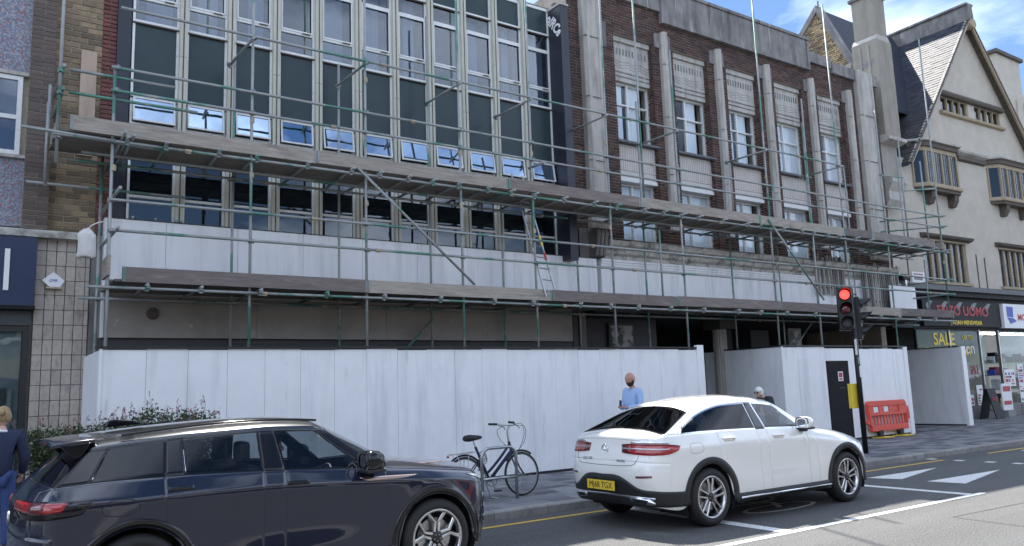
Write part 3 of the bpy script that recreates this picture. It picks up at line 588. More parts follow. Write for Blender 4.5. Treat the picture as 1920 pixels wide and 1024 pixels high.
# ------------------------------------------------------------ gabled house at the right
def gabled_house():
    t = thing('gabled_house', 'pebble-dashed house with steep slate gable, oriel windows and shops below', 'house', (26, 15.35, 0), R(-2))
    AP, SL = 7.65, 1.27; AZ = 16.45
    foot = lambda z: (AZ-z)/SL
    zl = 9.75
    poly = [(.35, .1), (13.6, .1), (13.6, zl-.4), (AP+foot(zl), zl), (AP, AZ-.15), (AP-foot(zl), zl), (2.0, 9.0), (.35, 8.6)]
    # front wall with real openings: built as boxes around them
    wins = [(3.1, 5.95, 5.2, 6.74), (8.4, 11.3, 5.2, 6.74)]
    for a, b, c, d in ((.35, 3.1, 4.9, 8.6), (5.95, 8.4, 4.9, 8.6), (11.3, 15, 4.9, 8.6), (3.1, 5.95, 6.74, 8.6), (8.4, 11.3, 6.74, 8.6), (3.1, 5.95, 4.9, 5.2), (8.4, 11.3, 4.9, 5.2)): box('wall', a, b, 0, .35, c, d, 'render', t)
    box('wall', 2.0, 15, 0, .35, 8.6, 9.75, 'render', t)
    g = [(AP-foot(9.75)+.1, 9.75), (AP+foot(9.75)-.1, 9.75), (AP, AZ-.2)]
    # gable wall in strips round the long attic window (z 12.07 - 12.68)
    def strip(z0, z1, x0=None, x1=None):
        l = lambda z: AP-foot(z)+.1; rr = lambda z: AP+foot(z)-.1
        MB().prism([(x0 if x0 is not None else l(z0), z0), (x1 if x1 is not None else rr(z0), z0), (x1 if x1 is not None else rr(z1), z1), (x0 if x0 is not None else l(z1), z1)], 0, .35).build('gable_wall', 'render', t)
    strip(9.75, 12.07); strip(12.68, AZ-.25); strip(12.07, 12.68, None, 5.35); strip(12.07, 12.68, 9.88, None); strip(12.07, 12.68, 7.35, 7.85)
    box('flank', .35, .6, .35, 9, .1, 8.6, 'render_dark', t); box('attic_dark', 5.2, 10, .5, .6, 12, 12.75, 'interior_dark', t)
    def lights(w, x0, x1, z0, z1, n, y, lead=True, tm='timber_pale', pw=.065):
        st = (x1-x0-pw)/n
        for i in range(n+1): box('mullion', x0+i*st, x0+i*st+pw, y-.05, y+.08, z0, z1, tm, w)
        for i in range(n):
            a, b = x0+i*st+pw, x0+(i+1)*st
            box('pane', a, b, y+.03, y+.035, z0, z1, 'pane_dark', w)
            if lead:
                mb = MB()
                for q in range(1, 3): mb.box(a+(b-a)*q/3-.006, a+(b-a)*q/3+.006, y+.02, y+.029, z0, z1)
                for q in range(1, int((z1-z0)/.22)): mb.box(a, b, y+.021, y+.028, z0+q*.22-.006, z0+q*.22+.006)
                mb.build('lead_lattice', 'lead', w, fix=False)
    for x0, x1 in ((5.35, 7.35), (7.85, 9.88)):
        w = box('window', x0, x1, .2, .21, 12.07, 12.68, 'interior_dark', t); lights(w, x0, x1, 12.07, 12.68, 4, .08, False)
    MB().prism([(-.16, 12.70), (-.20, 12.78), (-.10, 12.92), (0, 12.95), (0, 12.68), (-.1, 12.68)], 5.2, 10.0, 'yz').build('attic_hood', 'timber_dark', t); MB().prism([(-.14, 11.93), (-.16, 12.0), (-.10, 12.06), (.05, 12.069), (.05, 11.9), (0, 11.9)], 5.2, 10.0, 'yz').build('attic_sill', 'timber_pale', t)
    for x0, x1, z0, z1 in wins:
        w = box('window', x0, x1, .28, .29, z0, z1, 'interior', t); lights(w, x0+.02, x1-.02, z0+.04, z1-.03, 6, .10)
        box('curtain', x0+.5, x0+1.1, .24, .25, z0, z1, 'clay', w); MB().prism([(-.02, 6.80), (-.20, 6.86), (-.24, 6.95), (0, 7.0), (0, 6.80)], x0-.22, x1+.25, 'yz').build('window_hood', 'timber_dark', t); box('lintel', x0, x1, -.03, -.001, 6.742, 6.80, 'timber_pale', t)
        box('sill', x0-.1, x1+.1, -.1, .05, 5.1, 5.199, 'timber_pale', t)
    # oriel windows with canted sides
    for x0, x1 in ((2.85, 6.0), (8.25, 11.4)):
        w = thing('oriel', None, None); w.parent = t; z0, z1 = 8.85, 10.08; D = .30; c = .40
        fl = [(x0, 0), (x0+c, -D), (x1-c-.25, -D), (x1-.25, 0)]
        MB().prism([(x0+.02, -.01), (x0+c+.02, -D+.04), (x1-c-.27, -D+.04), (x1-.27, -.01)], z0, z1, 'xy').build('room_dark', 'interior_dark', w)
        def post(p, ww=.075):
            MB().box(p[0]-ww/2, p[0]+ww/2, p[1]-.06, p[1]+.05, z0, z1).build('mullion', 'timber_pale', w)
        xs = [x0+c+i*(x1-x0-2*c-.25)/4 for i in range(5)]
        for p in fl: post(p)
        for x in xs[1:-1]: post((x, -D), .06)
        for i in range(4):
            a, b = xs[i]+.05, xs[i+1]-.05; box('pane', a, b, -D-.012, -D-.008, z0, z1, 'pane_dark', w)
            mb = MB()
            for q in range(1, 3): mb.box(a+(b-a)*q/3-.007, a+(b-a)*q/3+.007, -D-.025, -D-.013, z0, z1)
            for q in range(1, 6): mb.box(a, b, -D-.024, -D-.014, z0+q*.21-.006, z0+q*.21+.006)
            mb.build('lead_lattice', 'lead', w, fix=False)
        for p, q in ((fl[0], fl[1]), (fl[2], fl[3])):
            MB().add([(p[0], p[1]-.012, z0), (q[0], q[1]-.012, z0), (q[0], q[1]-.012, z1), (p[0], p[1]-.012, z1)], [(0, 1, 2, 3)]).build('pane', 'pane_dark', w)
        o = .1
        ol = lambda e: [(x0-e, .05), (x0+c-e*.6, -D-e), (x1-c-.25+e*.6, -D-e), (x1-.25+e, .05)]
        MB().prism(ol(.14), z0-.16, z0-.001, 'xy').build('sill', 'timber_pale', w, bevel=.03); MB().prism(ol(.06), z0-.28, z0-.161, 'xy').build('sill_bed', 'timber_dark', w)
        MB().prism(ol(.04), z1+.001, z1+.16, 'xy').build('head', 'timber_pale', w); MB().prism(ol(.12), z1+.161, z1+.34, 'xy').build('head_mould', 'timber_dark', w)
        MB().prism(ol(.22), z1+.341, z1+.43, 'xy').build('cap', 'stone', w, bevel=.02)
        for x in (x0+c+.25, x1-c-.55): MB().prism([(0, z0-.28), (-D, z0-.28), (-D, z0-.36), (-.28, z0-.5), (-.16, z0-.72), (0, z0-.74)], x, x+.28, 'yz').build('bracket', 'timber_dark', w)
    for x0, x1 in ((5.95, 8.05), (11.4, 13.0)):
        MB().prism([(-.02, 10.30), (-.22, 10.42), (-.24, 10.50), (0, 10.53), (0, 10.30)], x0, x1, 'yz').build('string_course', 'stone', t); MB().prism([(-.02, 10.12), (-.14, 10.16), (-.14, 10.299), (0, 10.299), (0, 10.12)], x0, x1, 'yz').build('string_bed', 'timber_dark', t)
    # verge boards, ridge, slates
    for sgn in (-1, 1):
        e = AP+sgn*foot(9.5)
        pts = [(AP, AZ), (e, 9.5), (e-sgn*.22, 9.5), (AP, AZ-.30)]
        MB().prism(pts, -.34, -.26).build('verge_board', 'timber_pale' if sgn > 0 else 'stone', t)
        pts = [(AP, AZ-.02), (e, 9.5), (e-sgn*.1, 9.44), (AP, AZ-.13)]; MB().prism(pts, -.36, 7.0).build('roof_deck', 'timber_dark', t)
    MB().tube((AP, -.5, AZ-.42), (AP, 0, AZ-.42), .2, 12).build('purlin_end', 'timber_pale', t)
    MB().prism([(AP-.22, AZ-.28), (AP-.16, AZ+.38), (AP-.26, AZ+.40), (AP-.26, AZ+.48), (AP+.26, AZ+.48), (AP+.26, AZ+.40), (AP+.16, AZ+.38), (AP+.22, AZ-.28)], -.42, 7.0).build('ridge_wall', 'stone_dark', t)
    mb = MB(); L = math.hypot(1, SL); r = random.Random(6)
    run = foot(9.5)*L; n = int(run/.17)
    for sgn in (-1, 1):
        ux, uz = sgn/L, -SL/L; nx, nz = sgn*SL/L, 1/L
        for i in range(n):
            y = -.36-(.15 if i % 2 else 0)
            while y < 7.0:
                y0, y1 = max(y, -.36), min(y+.297, 7.0)
                if y1-y0 > .03:
                    s0, s1 = .15+i*.17, .15+i*.17+.20; th = r.uniform(.012, .022)
                    def pt(s, yy, h): return (AP+ux*s+nx*h, yy, AZ-.02+uz*s+nz*h)
                    mb.add([pt(s0, y0, .004), pt(s0, y1, .004), pt(s1, y1, th), pt(s1, y0, th), pt(s1, y0, 0), pt(s1, y1, 0)], [(0, 1, 2, 3), (3, 2, 5, 4)])
                y += .30
    mb.build('slates', 'slate', t, fix=False, kind='stuff')
    # shopfront
    box('shop_cornice', .5, 13.6, -.5, 0, 4.80, 4.98, 'lead', t); box('cornice_bed', .5, 13.6, -.35, 0, 4.62, 4.799, 'shop_black', t)  # solid lead-grey cornice projecting over a black bed
    box('fascia_band', .4, 13.6, -.12, .3, 3.45, 4.62, 'shop_black', t)
    s = box('sign_board', 2.1, 7.4, -.26, -.121, 3.52, 4.46, 'shop_black', t)
    text('lettering', 'ENZO UOMO', .50, 'red_sign', (4.75, -.265, 4.08), FRONT, s, sx=1.15, bold=.006); text('lettering', "ITALIAN MENSWEAR", .22, 'yellow_sign', (4.85, -.265, 3.66), FRONT, s, sx=1.1, bold=.003)
    for i in range(5): MB().prism([(2.4+i*1.0, 4.1), (2.75+i*1.0, 4.42), (2.55+i*1.0, 4.43), (2.3+i, 4.3)], -.268, -.262).build('sign_streak', 'grey_plain', s)
    s = box('sign_board', 7.5, 13.4, -.34, -.12, 3.50, 4.45, 'white_plain', t)
    text('lettering', 'PU', .42, 'red_sign', (9.35, -.345, 4.24), FRONT, s, sx=1.1, bold=.008, align='LEFT'); text('lettering', 'MOBILE', .36, 'red_sign', (8.55, -.345, 3.92), FRONT, s, sx=1.15, bold=.006, align='LEFT'); text('lettering', 'BUY -', .25, 'blue_sign', (9.2, -.345, 3.66), FRONT, s, sx=1.1, bold=.004, align='LEFT')
    MB().prism([(7.75, 3.95), (8.2, 3.92), (8.25, 4.33), (7.75, 4.35)], -.35, -.341).build('laptop_screen', 'blue_sign', s); MB().prism([(7.75, 3.92), (8.2, 3.89), (8.45, 3.78), (7.95, 3.66)], -.35, -.341).build('laptop_base', 'blue_sign', s)
    box('shop_floor', .6, 13.5, .1, 6, .1, .32, 'grey_plain', t); box('shop_back', .6, 13.5, 4, 4.1, .3, 4.6, 'interior_dark', t); box('shop_ceiling', .6, 13.5, .3, 4, 3.5, 3.6, 'interior', t)
    for x in (3.2, 5.0, 9.0, 10.8, 12.2): box('tube_light', x, x+1.2, 1.4, 1.5, 3.40, 3.46, 'shop_tube', t)
    for x0, x1 in ((1.9, 6.2), (7.55, 13.4)):
        box('stallriser', x0, x1, -.05, .1, .12, .55, 'stone_dark', t); box('shop_pane', x0+.06, x1-.06, .02, .025, .55, 3.38, 'shop_glass', t)
        for x in (x0, (x0+x1)/2, x1-.06): box('shop_frame', x, x+.06, -.02, .08, .55, 3.44, 'steel' if x > 2 else 'shop_black', t)
        box('shop_frame', x0+.061, x1-.061, -.02, .08, 3.381, 3.44, 'grey_dark', t)
    box('shop_door', 6.9, 7.5, .5, .52, .2, 3.3, 'shop_glass', t); box('shop_frame', 6.2, 6.28, .1, .5, .12, 3.44, 'steel', t)
    w = (1.96, 6.14)
    for i, (z, b_) in enumerate(((3.05, 'SALE'), (2.60, '70% DISCOUNT'))):
        text('window_lettering', b_, (.62, .40)[i], 'yellow_sign', ((3.75, 4.0)[i], .012, z), FRONT, t, sx=1.1, bold=.01)
    text('window_lettering', 'UP TO', .26, 'yellow_sign', (5.35, .012, 3.12), FRONT, t); text('window_lettering', 'on', .62, 'white_plain', (5.45, .012, 2.72), FRONT, t); text('window_lettering', 'SALE', .5, 'red_sign', (5.6, .011, 1.9), FRONT, t, sx=.6)
    r = random.Random(12)
    cols = ['grey_plain', 'white_plain', 'red_sign', 'blue_sign', 'clay', 'timber_dark', 'shop_black', 'yellow_sign', 'net']
    for sx0, sx1 in ((2.1, 6.0), (7.7, 13.2)):
        for z in (.58, 1.15, 1.7, 2.2):
            box('shelf', sx0, sx1, .35, .8, z-.03, z, 'grey_plain', t)
            x = sx0
            while x < sx1-.3:
                ww = r.uniform(.08, .24); hh = r.uniform(.10, .42)
                if r.random() < .75: box('shelf_goods', x, x+ww*.8, .4, .7, z+.001, z+hh, r.choice(cols), t)
                x += ww
    for x, z0, z1, ww in ((8.75, .6, 2.1, .42), (7.7, 1.25, 1.9, .8), (9.5, .6, 1.15, .5), (10.3, .6, 1.4, .5), (11.4, .9, 1.5, .6), (5.55, .6, 1.35, .42), (4.8, .6, 1.0, .5)):
        p = box('window_poster', x, x+ww, -.002, .012, z0, z1, 'white_plain', t)
        zz = z0+.06
        while zz < z1-.1:
            hh = r.uniform(.03, .12); xx = x+.05
            while xx < x+ww-.08:
                w_ = r.uniform(.06, .2)
                if r.random() < .7: box('poster_print', xx, min(xx+w_, x+ww-.04), -.006, -.003, zz, zz+hh, r.choice(('red_sign', 'blue_sign', 'grey_plain', 'grey_dark', 'red_sign')), p)
                xx += w_+.03
            zz += hh+.04
    box('conduit', 6.6, 6.63, -.03, 0, 5.0, 6.4, 'grey_dark', t); box('conduit', 7.2, 7.23, -.03, 0, 5.0, 6.3, 'grey_dark', t)
    return t
gabled_house()
def chimney():
    t = thing('chimney_stack', 'tall rendered chimney stack between brick building and slate roof', 'chimney', (26.35, 14.72, 0))
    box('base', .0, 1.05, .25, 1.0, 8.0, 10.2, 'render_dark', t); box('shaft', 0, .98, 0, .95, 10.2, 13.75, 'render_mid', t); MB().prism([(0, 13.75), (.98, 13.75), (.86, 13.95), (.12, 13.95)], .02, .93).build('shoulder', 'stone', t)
    box('upper_shaft', .10, .88, .06, .86, 13.95, 15.45, 'render_mid', t); box('cap', .02, .96, -.02, .94, 15.45, 15.56, 'stone_dark', t)
    for y in (.28, .60): box('rib', -.035, .0, y, y+.08, 10.6, 13.6, 'render_dark', t)
    MB().prism([(0, 10.2), (-.14, 10.12), (-.14, 10.0), (.25, 9.9), (.25, 10.2)], -.02, 1.1, 'yz').build('corbel', 'stone', t)
    MB().prism([(.25, 8.7), (-.05, 8.65), (-.05, 8.5), (.12, 8.2), (.12, 7.9), (.25, 7.7)], .05, 1.0, 'yz').build('bracket', 'stone_panel', t)
    text('graffiti', 'DBK', .30, 'grey_plain', (-.036, .42, 12.9), (math.pi/2, R(-8), -math.pi/2), t, ext=.001, bold=.0, shear=.3)
    for i in range(3): MB().lathe((1.25+i*.3, 1.35, 13.35), [(.13, 0), (.11, .5), (.14, .55), (.14, .62), (.10, .62)], 12).build('chimney_pot', 'clay', t)
    box('rear_stack', .0, 1.2, 1.05, 1.65, 8, 13.2, 'render_dark', t)
    MB().lathe((1.35, 1.4, 12.6), [(.0, 1.0), (.2, .98), (.22, .9), (.22, 0)], 14).build('round_flue', 'stone', t)
chimney()
def far_chimney():
    t = thing('chimney_stack', 'pale rendered chimney stack beyond the right slope of the gable', 'chimney', (44.1, 18.2, 0))
    box('shaft', .0, 3.4, -.0, 2.2, 9, 16.3, 'render', t); MB().prism([(0, 16.3), (3.4, 16.3), (3.1, 16.6), (.3, 16.6)], .05, 2.1).build('shoulder', 'render', t); box('upper_shaft', .35, 3.0, .2, 1.9, 16.6, 18.6, 'render', t); box('cap', .15, 3.2, .05, 2.05, 18.6, 18.78, 'timber_dark', t)
    for x in (.6, 1.5, 2.4): box('rib', x, x+.5, -.07, 0, 10, 16.1, 'render', t)
    h = thing('rear_house', 'plain rendered house wall beneath the far chimney', 'house', (40.4, 19, 0)); box('wall', 0, 20, 0, 9, .1, 11, 'render', h); MB().prism([(-.2, 11), (20.2, 11), (10, 14.5)], -.2, 9).build('roof', 'slate', h)
far_chimney()
def rear_gable():
    """end wall faces -X; the roof slope faces the street"""
    X0 = 27.9; ya, za = 17.9, 16.62; yf, zf = 16.1, 12.55; yb, zb = 20.6, 13.8
    t = thing('rear_building', 'yellow stock brick gable end rising behind the stone parapet', 'building', (X0, 0, 0))
    MB().prism([(yf, 9), (yf, zf), (ya, za), (yb, zb), (yb, 9)], .03, .4, 'yz').build('gable_core', 'mortar_dark', t)
    mb = MB(); r = random.Random(2); z = 11.6; row = 0
    while z < za-.15:
        k0 = yf+(ya-yf)*(z-zf)/(za-zf) if z > zf else yf; k1 = yb+(ya-yb)*(z-zb)/(za-zb) if z > zb else yb; k0 += .1; k1 -= .1
        y0 = k0-(.12 if row % 2 else 0)
        while y0 < k1:
            a, b = max(y0, k0), min(y0+.22, k1)
            if b-a > .03:
                n0 = len(mb.v); mb.cbox(a, b, r.uniform(-.006, .006), .06, z, z+.066, .006); mb.v[n0:] = [(v[1], v[0], v[2]) for v in mb.v[n0:]]
            y0 += .236
        z += .082; row += 1
    mb.build('brickwork', 'brick_yellow_bulk', t, kind='stuff')
    for (y1, z1) in ((yf-.25, zf-.56), (yb+.3, zb-.3)):
        MB().prism([(ya, za+.14), (y1, z1+.14), (y1, z1-.14), (ya, za-.16)], -.10, .42, 'yz').build('verge', 'stone_dark', t); MB().prism([(ya, za+.03), (y1, z1+.03), (y1, z1-.1), (ya, za-.1)], .42, 5.5, 'yz').build('roof', 'slate', t)
    MB().tube((.1, ya, za+.1), (.1, ya, za+.36), .03).build('finial', 'stone_dark', t); box('wall', .4, 5.4, yf+.1, yb-.1, .1, 12.4, 'mortar_dark', t)
rear_gable()

# ------------------------------------------------------------ scaffold
YS, YI = 13.15, 14.35
def scaffold():
    t = thing('scaffold', 'tube and board scaffold with two boarded lifts across the facades', 'scaffold', (0, 0, 0))
    r = random.Random(21)
    def tb(name, a, b, rad=.0242): return MB().tube(a, b, rad, 10).build(name, 'galv', t, smooth=False)
    def shade(o):
        for p in o.data.polygons: p.use_smooth = len(p.vertices) == 4
        return o
    def T(name, a, b, rad=.0242): return shade(tb(name, a, b, rad))
    cpl = MB().lathe((0, 0, 0), [(.026, -.03), (.040, -.03), (.040, .03), (.026, .03)], 10); cpl.box(.028, .062, -.022, .022, -.026, .026); cpl.box(-.022, .022, -.070, -.030, -.028, .028); cpl.tube((.05, 0, .03), (.05, 0, -.045), .008, 6)
    cm = cpl.mesh('coupler', fix=False); sl = MB().lathe((0, 0, 0), [(.026, -.05), (.031, -.05), (.031, .05), (.026, .05)], 10).box(.0, .042, -.010, .010, -.04, .04).mesh('sleeve', fix=False)
    def C(x, y, z, rot=(0, 0, 0)): inst('coupler', cm, (x, y, z), t, rot=(rot[0], rot[1], rot[2]+r.choice((0, math.pi, .2))), mat='coupler')
    def S(x, y, z, ax): inst('sleeve', sl, (x, y, z), t, rot=(0, math.pi/2, 0) if ax == 'x' else (0, 0, 0), mat='brass')
    front = [(1.78, 6.95), (3.87, 11.8), (5.95, 11.6), (7.96, 11.9), (9.72, 11.4), (11.83, 13.2), (14.1, 9.95), (17.45, 13.6), (19.26, 9.65), (20.83, 12.9), (22.98, 9.95), (26.2, 13.05)]
    zs_rail = (4.34, 4.81)
    for x, zt in front:
        z0 = PZ if x < 26 else 3.3
        T('standard', (x, YS, z0), (x+r.uniform(-.035, .035), YS+r.uniform(-.02, .02), zt))
        if zt > 8: S(x, YS, 7.3+r.uniform(-.9, .6), 'z')
        S(x, YS, r.uniform(5.0, 5.5), 'z')
        for z in (3.47, 4.34, 4.81, 5.72, 6.55, 6.92) + ((7.90,) if zt > 8 and x > 2 else ()): C(x, YS, z)
    inner = [(1.78, 5.9), (3.90, 8.0), (5.92, 8.3), (7.92, 9.8), (9.72, 7.2), (11.83, 9.0), (14.02, 9.0), (17.25, 8.7), (19.3, 7.5), (21.0, 9.6), (23.0, 8.5), (26.2, 9.3)]
    for x, zt in inner:
        T('inner_standard', (x, YI, PZ if x < 26 else 3.3), (x, YI, zt if x > 3 else 5.9))
        for z in (3.44, 5.68): C(x, YI, z)
    # short puncheons clipped to the guard rails
    for x, z0, z1 in ((12.98, 5.9, 11.4), (16.1, 6.0, 7.35), (13.4, 3.6, 5.35), (24.3, 5.7, 9.3), (25.5, 5.72, 8.7), (25.1, 3.45, 5.4)): T('puncheon', (x, YS+.05, z0), (x, YS+.05, z1))
    # ledgers and guard rails, in lengths joined by sleeves
    def run(name, y, z, x0, x1, L=6.2, off=0, dz=0.):
        x = x0; k = 0
        while x < x1-.05:
            e = min(x+(off if (off and k == 0) else L), x1); T(name, (x, y, z+dz*(x-x0)), (e, y, z+dz*(e-x0)))
            if e < x1-.05: S(e, y, z, 'x')
            x = e; k += 1
    run('ledger', YS-.05, 3.47, 1.5, 26.45, 6.3, 2.6); run('ledger', YI-.05, 3.44, 1.5, 26.4, 6.3, 4.1)
    run('ledger', YS-.05, 5.72, .95, 26.5, 6.3, 1.9); run('ledger', YI-.05, 5.68, 1.3, 26.5, 6.3, 3.2); run('ledger', YS+.55, 5.66, 1.4, 26.0, 6.3, 5.0)
    run('guard_rail', YS-.05, 4.34, 1.75, 26.6, 6.3, 4.4); run('guard_rail', YS-.05, 4.81, 1.75, 26.7, 6.3, 3.2)
    run('guard_rail', YS-.05, 6.53, 1.70, 26.35, 6.3, 3.6); run('guard_rail', YS-.05, 6.90, 1.70, 26.35, 6.3, 5.2)
    run('guard_rail', YS+.05, 6.78, 1.15, 2.65, 9); run('guard_rail', YS+.05, 6.42, 1.15, 3.0, 9)
    run('top_ledger', YS-.05, 7.90, 1.80, 21.0, 6.3, 4.5)
    # ties back to the wall from the top ledger, and stubs
    for x in (3.87, 5.95, 7.96, 9.72, 11.83, 14.1, 17.45, 20.83): T('tie', (x-.02, YS-.12, 7.85), (x-.05, YI+.1, 7.85)); C(x-.05, YI, 7.85, (math.pi/2, 0, 0))
    T('tie', (9.72, YS-.45, 6.38), (9.72, YS+.1, 6.38), .03); T('tie', (1.85, YS-.3, 4.95), (1.8, YI, 4.85)); T('tie', (1.85, YS-.28, 4.35), (1.8, YI, 4.28)); T('tie', (23.0, YS, 7.9), (24.4, YS+.05, 8.0)); T('tie', (24.3, YS, 7.55), (26.2, YS, 7.85))
    # transoms under both decks
    x = 1.95
    while x < 26.4:
        T('transom', (x, YS-.22, 5.775), (x+r.uniform(-.1, .1), YI+.28, 5.735)); C(x, YS-.05, 5.74, (0, math.pi/2, 0)); x += r.uniform(.5, .95)
    x = 2.3
    while x < 26.3:
        T('transom', (x, YS-.14, 3.525), (x+r.uniform(-.06, .06), YI+.12, 3.50)); C(x, YS-.05, 3.49, (0, math.pi/2, 0)); x += r.uniform(.75, 1.25)
    # deck boards, in 3.9 m lengths
    for zt, x0, x1, n in ((5.81, 1.05, 26.1, 5), (3.565, 1.85, 26.3, 6)):
        for i in range(n):
            y = YS+(.03 if n == 5 else -.045)+i*.238; x = x0+r.uniform(-.05, .05)
            while x < x1:
                e = min(x+3.9, x1+r.uniform(-.03, .06)); box('deck_board', x, e-.004, y, y+.225, zt-.0, zt+.038, 'deck', t); x = e
    # toe boards on edge
    def toes(z0, spans):
        for (a, b, m) in spans:
            o = box('toe_board', a, b, YS-.115 if False else YS+.028-.0, YS+.03+.036, z0, z0+.225, m, t)
            o.rotation_euler = (0, R(r.uniform(-.12, .12)), 0) if False else (0, 0, 0)
    def toe(a, b, z, m, dz=0.):
        tbo = MB().add([(a, YS-.085, z), (b, YS-.085, z+dz), (b, YS-.047, z+dz), (a, YS-.047, z), (a, YS-.085, z+.228), (b, YS-.085, z+.228+dz), (b, YS-.047, z+.228+dz), (a, YS-.047, z+.228)],
                 [(0, 3, 2, 1), (4, 5, 6, 7), (0, 1, 5, 4), (1, 2, 6, 5), (2, 3, 7, 6), (3, 0, 4, 7)]).build('toe_board', m, t, fix=False)
        for xx, zz in ((a+.004, z), (b-.044, z+dz)): box('end_band', xx, xx+.04, YS-.0875, YS-.0855, zz+.012, zz+.216, 'coupler', tbo)
    for a, b, m in ((1.17, 4.98, 'board'), (4.99, 9.05, 'board'), (9.06, 12.72, 'board_dark'), (12.73, 16.95, 'board'), (16.96, 20.7, 'board'), (20.71, 22.1, 'board_dark'), (22.11, 25.6, 'board')): toe(a, b, 5.815+r.uniform(-.012, .012), m, r.uniform(-.015, .015))
    for a, b, m in ((1.95, 5.93, 'board_dark'), (5.94, 10.05, 'board'), (10.06, 13.75, 'board_dark'), (13.76, 17.5, 'board_dark'), (17.51, 21.4, 'board_dark'), (21.41, 23.2, 'board'), (23.21, 26.3, 'board_dark')): toe(a, b, 3.56+r.uniform(-.012, .012), m, r.uniform(-.015, .015))
    box('toe_board', 26.16, 26.20, YS-.05, YS+1.1, 5.82, 6.04, 'board', t); box('toe_board', 1.72, 1.76, YS-.3, YS+.3, 3.62, 3.92, 'board', t); box('toe_board', 1.02, 1.06, YS+.05, YI, 5.82, 6.04, 'board', t)
    # left return of the upper lift: hanging standard, end rails
    T('puncheon', (1.02, YS+.02, 5.3), (1.02, YS+.02, 9.6)); T('puncheon', (.98, YI, 5.2), (.98, YI, 6.9)); T('puncheon', (.95, YI-.3, 5.2), (.95, YI-.3, 6.5))
    for z in (5.7, 6.38, 6.72): C(1.02, YS+.02, z)
    for z in (6.42, 6.78): T('end_rail', (1.06, YS-.1, z), (1.06, YI+.2, z))
    for z in (6.55, 6.90): T('end_rail', (26.25, YS-.2, z), (25.0, YI+.3, z))
    for z in (4.34, 4.81): T('end_rail', (26.25, YS-.2, z), (26.25, YI+.3, z))
    T('ledger', (.9, YS+.1, 5.78), (2.6, YS+.1, 5.72)); T('ledger', (.72, YI+.1, 5.28), (3.1, YI+.1, 5.28)); T('ledger', (.55, YS-.06, 5.76), (1.8, YS-.06, 5.72))
    T('transom', (1.9, YS-.26, 5.84), (1.85, YI, 5.60), .027); T('transom', (2.03, YS-.2, 5.82), (2.0, YI, 5.62), .027)
    # braces
    T('brace', (5.75, YS-.12, 5.80), (8.15, YS-.12, 3.80)); T('brace', (17.25, YS-.12, 5.95), (19.36, YS-.12, 3.90)); T('brace', (7.2, YI, 2.5), (7.95, YI, 3.25)); T('brace', (19.5, YI, 2.5), (20.6, YI, 3.4))
    # netted gap between boards at the right end
    for i, (x, z) in enumerate(((3.2, 6.0), (8.0, 6.02), (14.0, 6.0))): C(x, YS-.02, z)
    return t
scaffold()
def ladder():
    t = thing('ladder', 'aluminium ladder rising through the scaffold beside the dark pier', 'ladder', (9.85, 13.0, 3.62)); ax = Vector((-.24, .75, 2.75))
    base = Vector((0, 0, 0)); w = Vector((.36, .1, 0))
    for s in (0, 1): MB().path([base+w*s, base+w*s+ax], .022, 6).build('stile', 'steel', t)
    for i in range(11):
        p = base+ax*(i+.5)/11.; MB().tube(p, p+w, .013, 6).build('rung', 'steel', t)
    for a, b, m in ((.30, .36, 'red_sign'), (.42, .50, 'yellow_sign')): MB().tube(base+w+ax*a, base+w+ax*b, .026, 8).build('sticker', m, t)
ladder()
def rubble_bag():
    t = thing('rubble_bag', 'white woven bag tied to the left scaffold standard', 'bag', (1.46, 13.12, 3.90)); t.scale = (.8, .8, .95)
    r = random.Random(3); mb = MB(); n = 20; prof = [(0, .0), (.15, .0), (.165, .03), (.155, .12), (.15, .25), (.155, .36), (.12, .40), (.05, .46)]
    vs = []
    for rr, h in prof:
        for j in range(n):
            a = 2*math.pi*j/n; q = rr*(1+.12*math.sin(3*a+h*9)+r.uniform(-.06, .06)); vs.append((q*math.cos(a)*.95, q*math.sin(a)*.6, h+r.uniform(-.012, .012)))
    mb.add(vs, [(i*n+j, i*n+(j+1) % n, (i+1)*n+(j+1) % n, (i+1)*n+j) for i in range(len(prof)-1) for j in range(n)]); mb.build('sack', 'bag', t, smooth=True)
    MB().path([(0, 0, .44), (.08, .02, .52), (.2, .04, .58), (.3, .04, .60)], .012, 6).build('rope', 'bag', t, smooth=True)
rubble_bag()
def wall_sign():
    t = thing('wall_sign', 'small white notice board on the scaffold near the gabled house', 'sign', (26.3, 14.3, 4.9)); box('board', 0, .8, 0, .03, 0, .36, 'white_plain', t)
    box('print_line', .1, .7, -.004, -.001, .26, .30, 'clay', t); box('print_block', .12, .66, -.004, -.001, .08, .20, 'grey_plain', t)
    b = thing('speaker_box', 'small black floodlight box beside the notice board', 'floodlight', (25.75, 14.3, 4.95)); box('housing', 0, .45, 0, .25, 0, .2, 'shop_black', b, .02); box('bracket', .1, .2, .0, .3, -.25, -.001, 'steel', b)
    w = thing('white_panel', 'loose white sheet standing at the far end of the lower lift', 'panel', (24.85, 14.3, 3.62)); box('sheet', 0, 1.55, 0, .03, 0, 1.1, 'fascia', w)
wall_sign()

